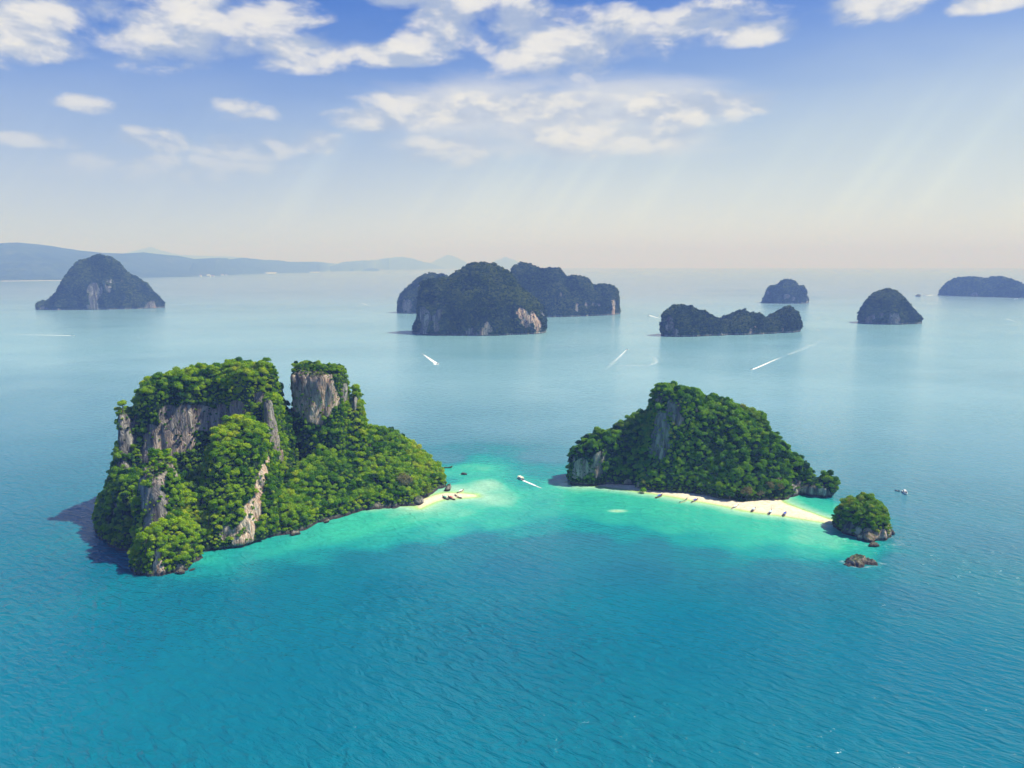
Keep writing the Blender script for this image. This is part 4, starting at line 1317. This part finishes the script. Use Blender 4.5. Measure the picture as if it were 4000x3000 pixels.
gl = 'longtail boats moored along the beach of the wedge island'
M_PALEHULL = plain('pale_hull', (0.62, 0.50, 0.30), 0.5, 0.15)
place(longtail(M_BLUE, M_WOOD), 2574, 1942, 2590, 1936, 'longtail boat with a blue canopy, alone at the shaded end of the beach', group=gl, sc=1.05)
place(longtail(None, M_PALEHULL, M_GREEN, flag=True), 2670, 1960, 2690, 1953, 'open pale longtail boat without a canopy, moored beside a blue-roofed one', group=gl, sc=1.15)
place(longtail(M_BLUE, M_PALEHULL), 2714, 1959, 2730, 1953, 'longtail boat with a blue canopy, next to the open pale boat', group=gl)
place(longtail(M_WHITE, M_WHITE, M_TAN), 2872, 1984, 2890, 1977, 'white longtail boat with a white canopy where the sunlit sand begins', group=gl, sc=1.05)
place(longtail(M_PBLUE, M_WOOD), 2943, 1995, 2952, 1988, 'brown longtail boat with a pale blue canopy, third from the spit end', group=gl)
place(longtail(M_PBLUE, M_WHITE, pole=True), 3009, 2006, 3016, 1998, 'longtail boat with a pale blue canopy and a thin bow pole', group=gl, sc=1.05)
place(longtail(M_BLUE, M_WOOD, flag=True, pole=True), 3065, 2012, 3073, 2003, 'longtail boat with a deep blue canopy and a red pole, nearest the spit end', group=gl)
gs = 'longtail boats around the small sandbar'
place(longtail(M_GREEN, M_DWOOD, flag=True), 1740, 1948, 1727, 1942, 'dark longtail boat with a green awning at the small sandbar', group=gs)
place(longtail(M_RED, M_DWOOD, flag=True), 1763, 1949, 1750, 1944, 'dark longtail boat with a reddish awning, middle one of the three at the small sandbar', group=gs)
place(longtail(None, M_WOOD, flag=True), 1789, 1943, 1773, 1937, 'open brown longtail boat, outermost of the three in front of the small sandbar', group=gs)
place(longtail(M_WHITE, M_PALEHULL), 1799, 1923, 1812, 1918, 'yellowish longtail boat with a white awning behind the small sandbar', group=gs)
place(longtail(None, M_WOOD, L=12), 1743, 1828, 1760, 1828, 'brown open longtail boat anchored off the tip of the tall island', sc=1.15)


def tour_boat():
    e = empty('tour_boat')
    link('hull', hull_mesh('hull', 11, 3.3, 1.1, 2.6, 0.92, [M_WHITE, M_TAN], 0.6, 0.4, 0.5), None, e)
    link('cabin', box_mesh('cabin', 5.6, 2.6, 1.2, M_WHITE, 0.94, 0.12), None, e, (-0.6, 0, 1.45))
    for y in (-1.31, 1.31):
        link('side_window', box_mesh('side_window', 4.6, 0.06, 0.6, M_GLASS, bev=0.01), None, e, (-0.6, y * 0.985, 1.6))
    link('windscreen', box_mesh('windscreen', 0.08, 2.2, 0.7, M_GLASS, bev=0.01), None, e, (2.18, 0, 1.6))
    link('roof', box_mesh('roof', 7.6, 3.1, 0.16, M_CREAM, curve=0.1), None, e, (-0.8, 0, 2.35))
    for x in (-4.2, 2.6):
        for y in (-1.35, 1.35):
            link('post', rod_mesh('post', (0, 0, 0), (0, 0, 1.4), 0.05, M_WHITE), None, e, (x, y, 1.0))
    for y in (-0.9, 0, 0.9):
        link('outboard_motor', box_mesh('outboard_motor', 0.6, 0.45, 0.95, M_NAVY, 0.85), None, e, (-5.8, y, 1.0))
    link('bow_cushion', box_mesh('bow_cushion', 1.8, 1.5, 0.2, M_TAN), None, e, (3.4, 0, 0.95))
    return e


def speed_boat():
    e = empty('speedboat')
    link('hull', hull_mesh('hull', 10, 2.9, 0.95, 2.4, 0.9, [M_WHITE, M_TAN], 0.6, 0.4, 0.6), None, e)
    link('windscreen', box_mesh('windscreen', 0.3, 2.0, 0.6, M_GLASS, 0.8), None, e, (1.3, 0, 1.3))
    link('canopy', box_mesh('canopy', 3.2, 2.3, 0.1, M_NAVY, curve=0.12), None, e, (-0.9, 0, 2.2))
    for x in (-2.2, 0.5):
        for y in (-1.0, 1.0):
            link('post', rod_mesh('post', (0, 0, 0), (0, 0, 1.4), 0.05, M_METAL), None, e, (x, y, 0.85))
    for y in (-0.5, 0.5):
        link('outboard_motor', box_mesh('outboard_motor', 0.6, 0.45, 0.9, M_NAVY, 0.85), None, e, (-5.1, y, 0.9))
    return e


def yacht():
    e = empty('motor_yacht')
    link('hull', hull_mesh('hull', 12, 3.8, 1.5, 2.3, 0.88, [M_WHITE, M_TAN], 0.75, 0.5, 0.35), None, e)
    link('cabin', box_mesh('cabin', 5.6, 3.0, 1.1, M_WHITE, 0.8, 0.2, shift=-0.3), None, e, (0.2, 0, 2.0))
    link('windscreen', box_mesh('windscreen', 1.0, 2.5, 0.75, M_GLASS, 0.75, 0.05, shift=-0.35), None, e, (2.35, 0, 2.1))
    for y in (-1.42, 1.42):
        link('side_window', box_mesh('side_window', 3.6, 0.12, 0.5, M_GLASS, bev=0.02), None, e, (-0.1, y * 0.97, 2.05))
    link('flybridge', box_mesh('flybridge', 3.6, 2.2, 0.5, M_WHITE, 0.92, 0.12), None, e, (-0.6, 0, 2.75))
    link('radar_arch', box_mesh('radar_arch', 0.35, 2.2, 0.9, M_WHITE, 0.85, 0.08), None, e, (-2.1, 0, 3.1))
    link('swim_deck', box_mesh('swim_deck', 1.1, 3.0, 0.15, M_TAN), None, e, (-6.3, 0, 0.5))
    for y in (-1.5, 1.5):
        link('rail', rod_mesh('rail', (1.6, y, 1.95), (5.4, y * 0.15, 2.35), 0.035, M_METAL), None, e)
    return e


place(tour_boat(), 2033, 1871, 2014, 1861, 'white covered tour boat under way in the green channel between the two islands', sc=1.1)
place(yacht(), 3535, 1927, 3549, 1941, 'white motor yacht at anchor in the open water beyond the bushy islet', 'yacht', sc=1.0)
dg = empty('dinghy')
link('hull', hull_mesh('hull', 4.0, 1.7, 0.55, 2.5, 0.9, [M_METAL, M_NAVY], 0.5, 0.2, 0.4), None, dg)
link('bench', box_mesh('bench', 0.4, 1.2, 0.1, M_WHITE, bev=0.02), None, dg, (0.2, 0, 0.45))
link('outboard_motor', box_mesh('outboard_motor', 0.45, 0.35, 0.7, M_WHITE, 0.85), None, dg, (-2.1, 0, 0.7))
place(dg, 3505, 1918, 3495, 1916, 'small grey dinghy floating beside the white motor yacht', 'dinghy', sc=1.25)

SB = [(1710, 1422, 1722, 1428, 'white speedboat heading towards the camera with churning wake, below the central cluster', 1.3),
      (2449, 1367, 2462, 1366, 'speedboat turning in the pale water between the central cluster and the three-humped island', 1.0),
      (2935, 1444, 2920, 1450, 'speedboat with a long straight wake below the three-humped island', 1.1),
      (284, 1312, 300, 1312, 'speedboat drawing a thin level wake at the picture edge below the dome-shaped island', 1.2),
      (1413, 1184, 1405, 1181, 'tiny speedboat far off between the dome-shaped island and the central cluster', 1.6),
      (2533, 1232, 2520, 1230, 'tiny speedboat just off the pale cliff end of the stepped island', 1.5),
      (3616, 1154, 3600, 1154, 'tiny white boat beside the hazy rock far out', 3.0),
      (3968, 1168, 3980, 1168, 'tiny white boat below the twin-humped island', 2.6)]
for k, (a, b_, c, d, lb, s) in enumerate(SB):
    place(speed_boat(), a, b_, c, d, lb, group='speedboats under way', sc=s)

# ------------------------------------------------------------------ wakes of foam on the sea
m_foam, g, out = new_mat('foam')
pos = g.n('ShaderNodeNewGeometry').outputs['Position']
fa = g.n('ShaderNodeAttribute', attribute_name='foam').outputs['Fac']
nz_ = g.noise(pos, 0.22, 6.0, 0.7)
al = g.mr(g.m('ADD', g.m('MULTIPLY', fa, 1.0), g.m('MULTIPLY', g.m('SUBTRACT', nz_, 0.5), 1.1)), 0.12, 0.75)
al = g.m('MULTIPLY', g.m('MULTIPLY', al, g.mr(fa, 0.0, 0.45)), 0.85)
tr = g.n('ShaderNodeBsdfTransparent')
df = g.n('ShaderNodeBsdfDiffuse', {'Color': (0.86, 0.88, 0.88, 1)})
g.put(out.inputs['Surface'], g.n('ShaderNodeMixShader', {0: al, 1: tr, 2: df}))


def wake(pts, w0, w1, s0=1.0, s1=0.0, n=60, power=1.0, z=0.06):
    """ribbon of foam along picture points on the sea; w metres, s strength"""
    P_ = np.array([G(*q) for q in pts])
    seg = np.r_[0, np.cumsum(np.linalg.norm(np.diff(P_, axis=0), axis=1))]
    t = np.linspace(0, seg[-1], n)
    C = np.stack([np.interp(t, seg, P_[:, 0]), np.interp(t, seg, P_[:, 1])], 1)
    T = np.gradient(C, axis=0); T /= np.linalg.norm(T, axis=1)[:, None]
    Nn = np.stack([-T[:, 1], T[:, 0]], 1)
    u = t / seg[-1]
    w = w0 + (w1 - w0) * u
    m = 9
    V, A = [], []
    for j in range(m):
        v = j / (m - 1) * 2 - 1
        V.append(np.c_[C + Nn * (v * w / 2)[:, None], np.full(n, z)])
        A.append((s0 * (1 - u) ** power + s1) * (1 - v * v))
    V = np.stack(V, 1).reshape(-1, 3); A = np.stack(A, 1).ravel()
    I = np.arange(n * m).reshape(n, m)
    Q = np.stack([I[:-1, :-1], I[1:, :-1], I[1:, 1:], I[:-1, 1:]], -1).reshape(-1, 4)
    o = link('wake_foam', np_mesh('wake_foam', V, Q, True, {'foam': A}), m_foam)
    tag(o, kind='stuff')


wake([(2044, 1877), (2070, 1888), (2105, 1903), (2135, 1915)], 3.4, 5, 1.2, 0.0, power=0.9)
wake([(1708, 1421), (1690, 1410), (1662, 1390), (1636, 1373)], 13, 7, 1.1, 0.0, power=0.8)
wake([(1712, 1425), (1700, 1424), (1688, 1416)], 9, 7, 0.9, 0.0, power=0.8)
wake([(2447, 1367), (2436, 1378), (2400, 1412), (2365, 1445), (2330, 1480)], 5, 34, 0.42, 0.08, power=0.8)
wake([(2940, 1443), (2970, 1431), (3010, 1413), (3050, 1396), (3075, 1386)], 8, 13, 0.8, 0.05, power=0.7)
wake([(3080, 1385), (3140, 1362), (3200, 1335), (3270, 1310)], 22, 45, 0.25, 0.08, power=0.5)
wake([(3110, 1362), (3150, 1370), (3210, 1380)], 20, 20, 0.28, 0.0)
wake([(280, 1312), (230, 1310), (120, 1308), (0, 1305), (-60, 1304)], 9, 8, 0.95, 0.12, power=1.1, n=120)
wake([(1415, 1185), (1430, 1190), (1458, 1201)], 10, 14, 0.8, 0.0)
wake([(2535, 1232), (2560, 1239), (2590, 1248)], 12, 12, 0.9, 0.15)
wake([(3640, 1153), (3625, 1154), (3600, 1156)], 60, 50, 0.9, 0.0)
wake([(2420, 1428), (2480, 1428), (2540, 1426), (2565, 1416), (2560, 1400), (2520, 1385)], 10, 28, 0.28, 0.12, power=0.4)
wake([(3170, 1226), (3210, 1222), (3245, 1228)], 30, 30, 0.2, 0.12)
wake([(3200, 1290), (3170, 1278), (3140, 1276)], 24, 24, 0.22, 0.14)
wake([(3220, 1262), (3250, 1250), (3290, 1244)], 30, 30, 0.22, 0.12)
wake([(3930, 1245), (3970, 1258), (4010, 1275)], 10, 20, 0.35, 0.15)


# swash around the rocks and beaches
def swash(px, py, w, h, s, seed):
    n = 34
    r = np.random.default_rng(seed)
    cx, cy = G(px, py)
    V, A = [], []
    for rr, a_ in ((0.62, 0.0), (0.85, s), (1.02, s), (1.3, 0.0)):
        for i in range(n):
            t = 6.2832 * i / n
            k = 1 + 0.12 * math.sin(3 * t + seed) + 0.07 * math.sin(7 * t + 2 * seed)
            V.append((cx + math.cos(t) * w * rr * k, cy + math.sin(t) * h * rr * k, 0.05)); A.append(a_)
    Q = [(j * n + i, j * n + (i + 1) % n, (j + 1) * n + (i + 1) % n, (j + 1) * n + i) for j in range(3) for i in range(n)]
    tag(link('swash_foam', np_mesh('swash_foam', V, Q, True, {'foam': A}), m_foam), kind='stuff')


swash(3365, 2202, 15, 7.5, 0.25, 1)
swash(3385, 2100, 22, 22, 0.22, 3)
swash(1812, 1853, 3.8, 2.6, 0.35, 4)

# ------------------------------------------------------------------ white buildings and clearings on the far shore
M_WALLW = plain('white_render', (0.80, 0.78, 0.72), 0.8, 0.05, 0.02)
M_ROOFR = plain('roof_tiles', (0.42, 0.20, 0.13), 0.8, 0.1, 0.05)
M_WIN = plain('window_glass', (0.03, 0.04, 0.05), 0.2, 0.05, 0.1)


def villa(px, py, w, d_, h, label, roof=M_ROOFR):
    x, y = G(px, py)
    e = empty('shore_building', (x, y, 0))
    tag(e, label, 'building', 'pale buildings on the far shore')
    link('wall', box_mesh('wall', w, d_, h, M_WALLW, bev=0), None, e, (0, 0, h / 2))
    bm = bmesh.new()
    a, b_ = w / 2 * 1.06, d_ / 2 * 1.1
    vs = [bm.verts.new(c) for c in [(-a, -b_, 0), (a, -b_, 0), (a, b_, 0), (-a, b_, 0), (-a * .55, 0, h * .4), (a * .55, 0, h * .4)]]
    for q in [(0, 1, 5, 4), (1, 2, 5), (2, 3, 4, 5), (3, 0, 4), (3, 2, 1, 0)]: bm.faces.new([vs[i] for i in q])
    me = bpy.data.meshes.new('roof'); bm.to_mesh(me); bm.free(); me.materials.append(roof)
    link('roof', me, None, e, (0, 0, h + 0.02))
    nwin = max(3, int(w / 14))
    wm = box_mesh('window', w / nwin * 0.5, 0.4, h * 0.3, M_WIN, bev=0)
    for i in range(nwin):
        link('window', wm, None, e, ((i + 0.5) / nwin * w - w / 2, -d_ / 2 - 0.1, h * 0.5))


for k, (px, py, w, h) in enumerate([(783, 1081.0, 38, 28), (815, 1081.3, 70, 30), (832, 1081.2, 50, 20), (868, 1076.5, 55, 22), (884, 1075.7, 45, 14)]):
    villa(px, py, w, 30, h, ['small white building alone on the far mainland shore', 'largest pale building on the far mainland shore', 'lower pale building touching the largest one on the far shore',
                             'white building by the point of the far mainland shore', 'low white building at the tip of the far mainland shore'][k], M_ROOFR if k not in (1,) else M_WALLW)


def clearing(pts, z, name='sand_clearing'):
    V = [(*[c * 1.0 for c in G(*q)], z) for q in pts]
    me = bpy.data.meshes.new(name)
    n = len(V)
    me.from_pydata(V + [(v[0], v[1], -3) for v in V], [], [tuple(range(n))] + [(i, (i + 1) % n, n + (i + 1) % n, n + i) for i in range(n)])
    tag(link(name, me, M_PALE), kind='structure')


M_PALE = plain('pale_earth', (0.70, 0.64, 0.54), 0.95, 0.1, 0.01)
clearing([(1018, 1067.0), (1040, 1068.3), (1075, 1068.0), (1085, 1066.4), (1050, 1065.0), (1030, 1065.6)], 22)
clearing([(1200, 1064.0), (1215, 1064.8), (1245, 1064.6), (1250, 1063.6), (1220, 1063.0)], 18)
clearing([(0, 1098.6), (120, 1097.6), (240, 1096.4), (240, 1095.7), (120, 1096.8), (0, 1097.8)], 3, 'far_beach')
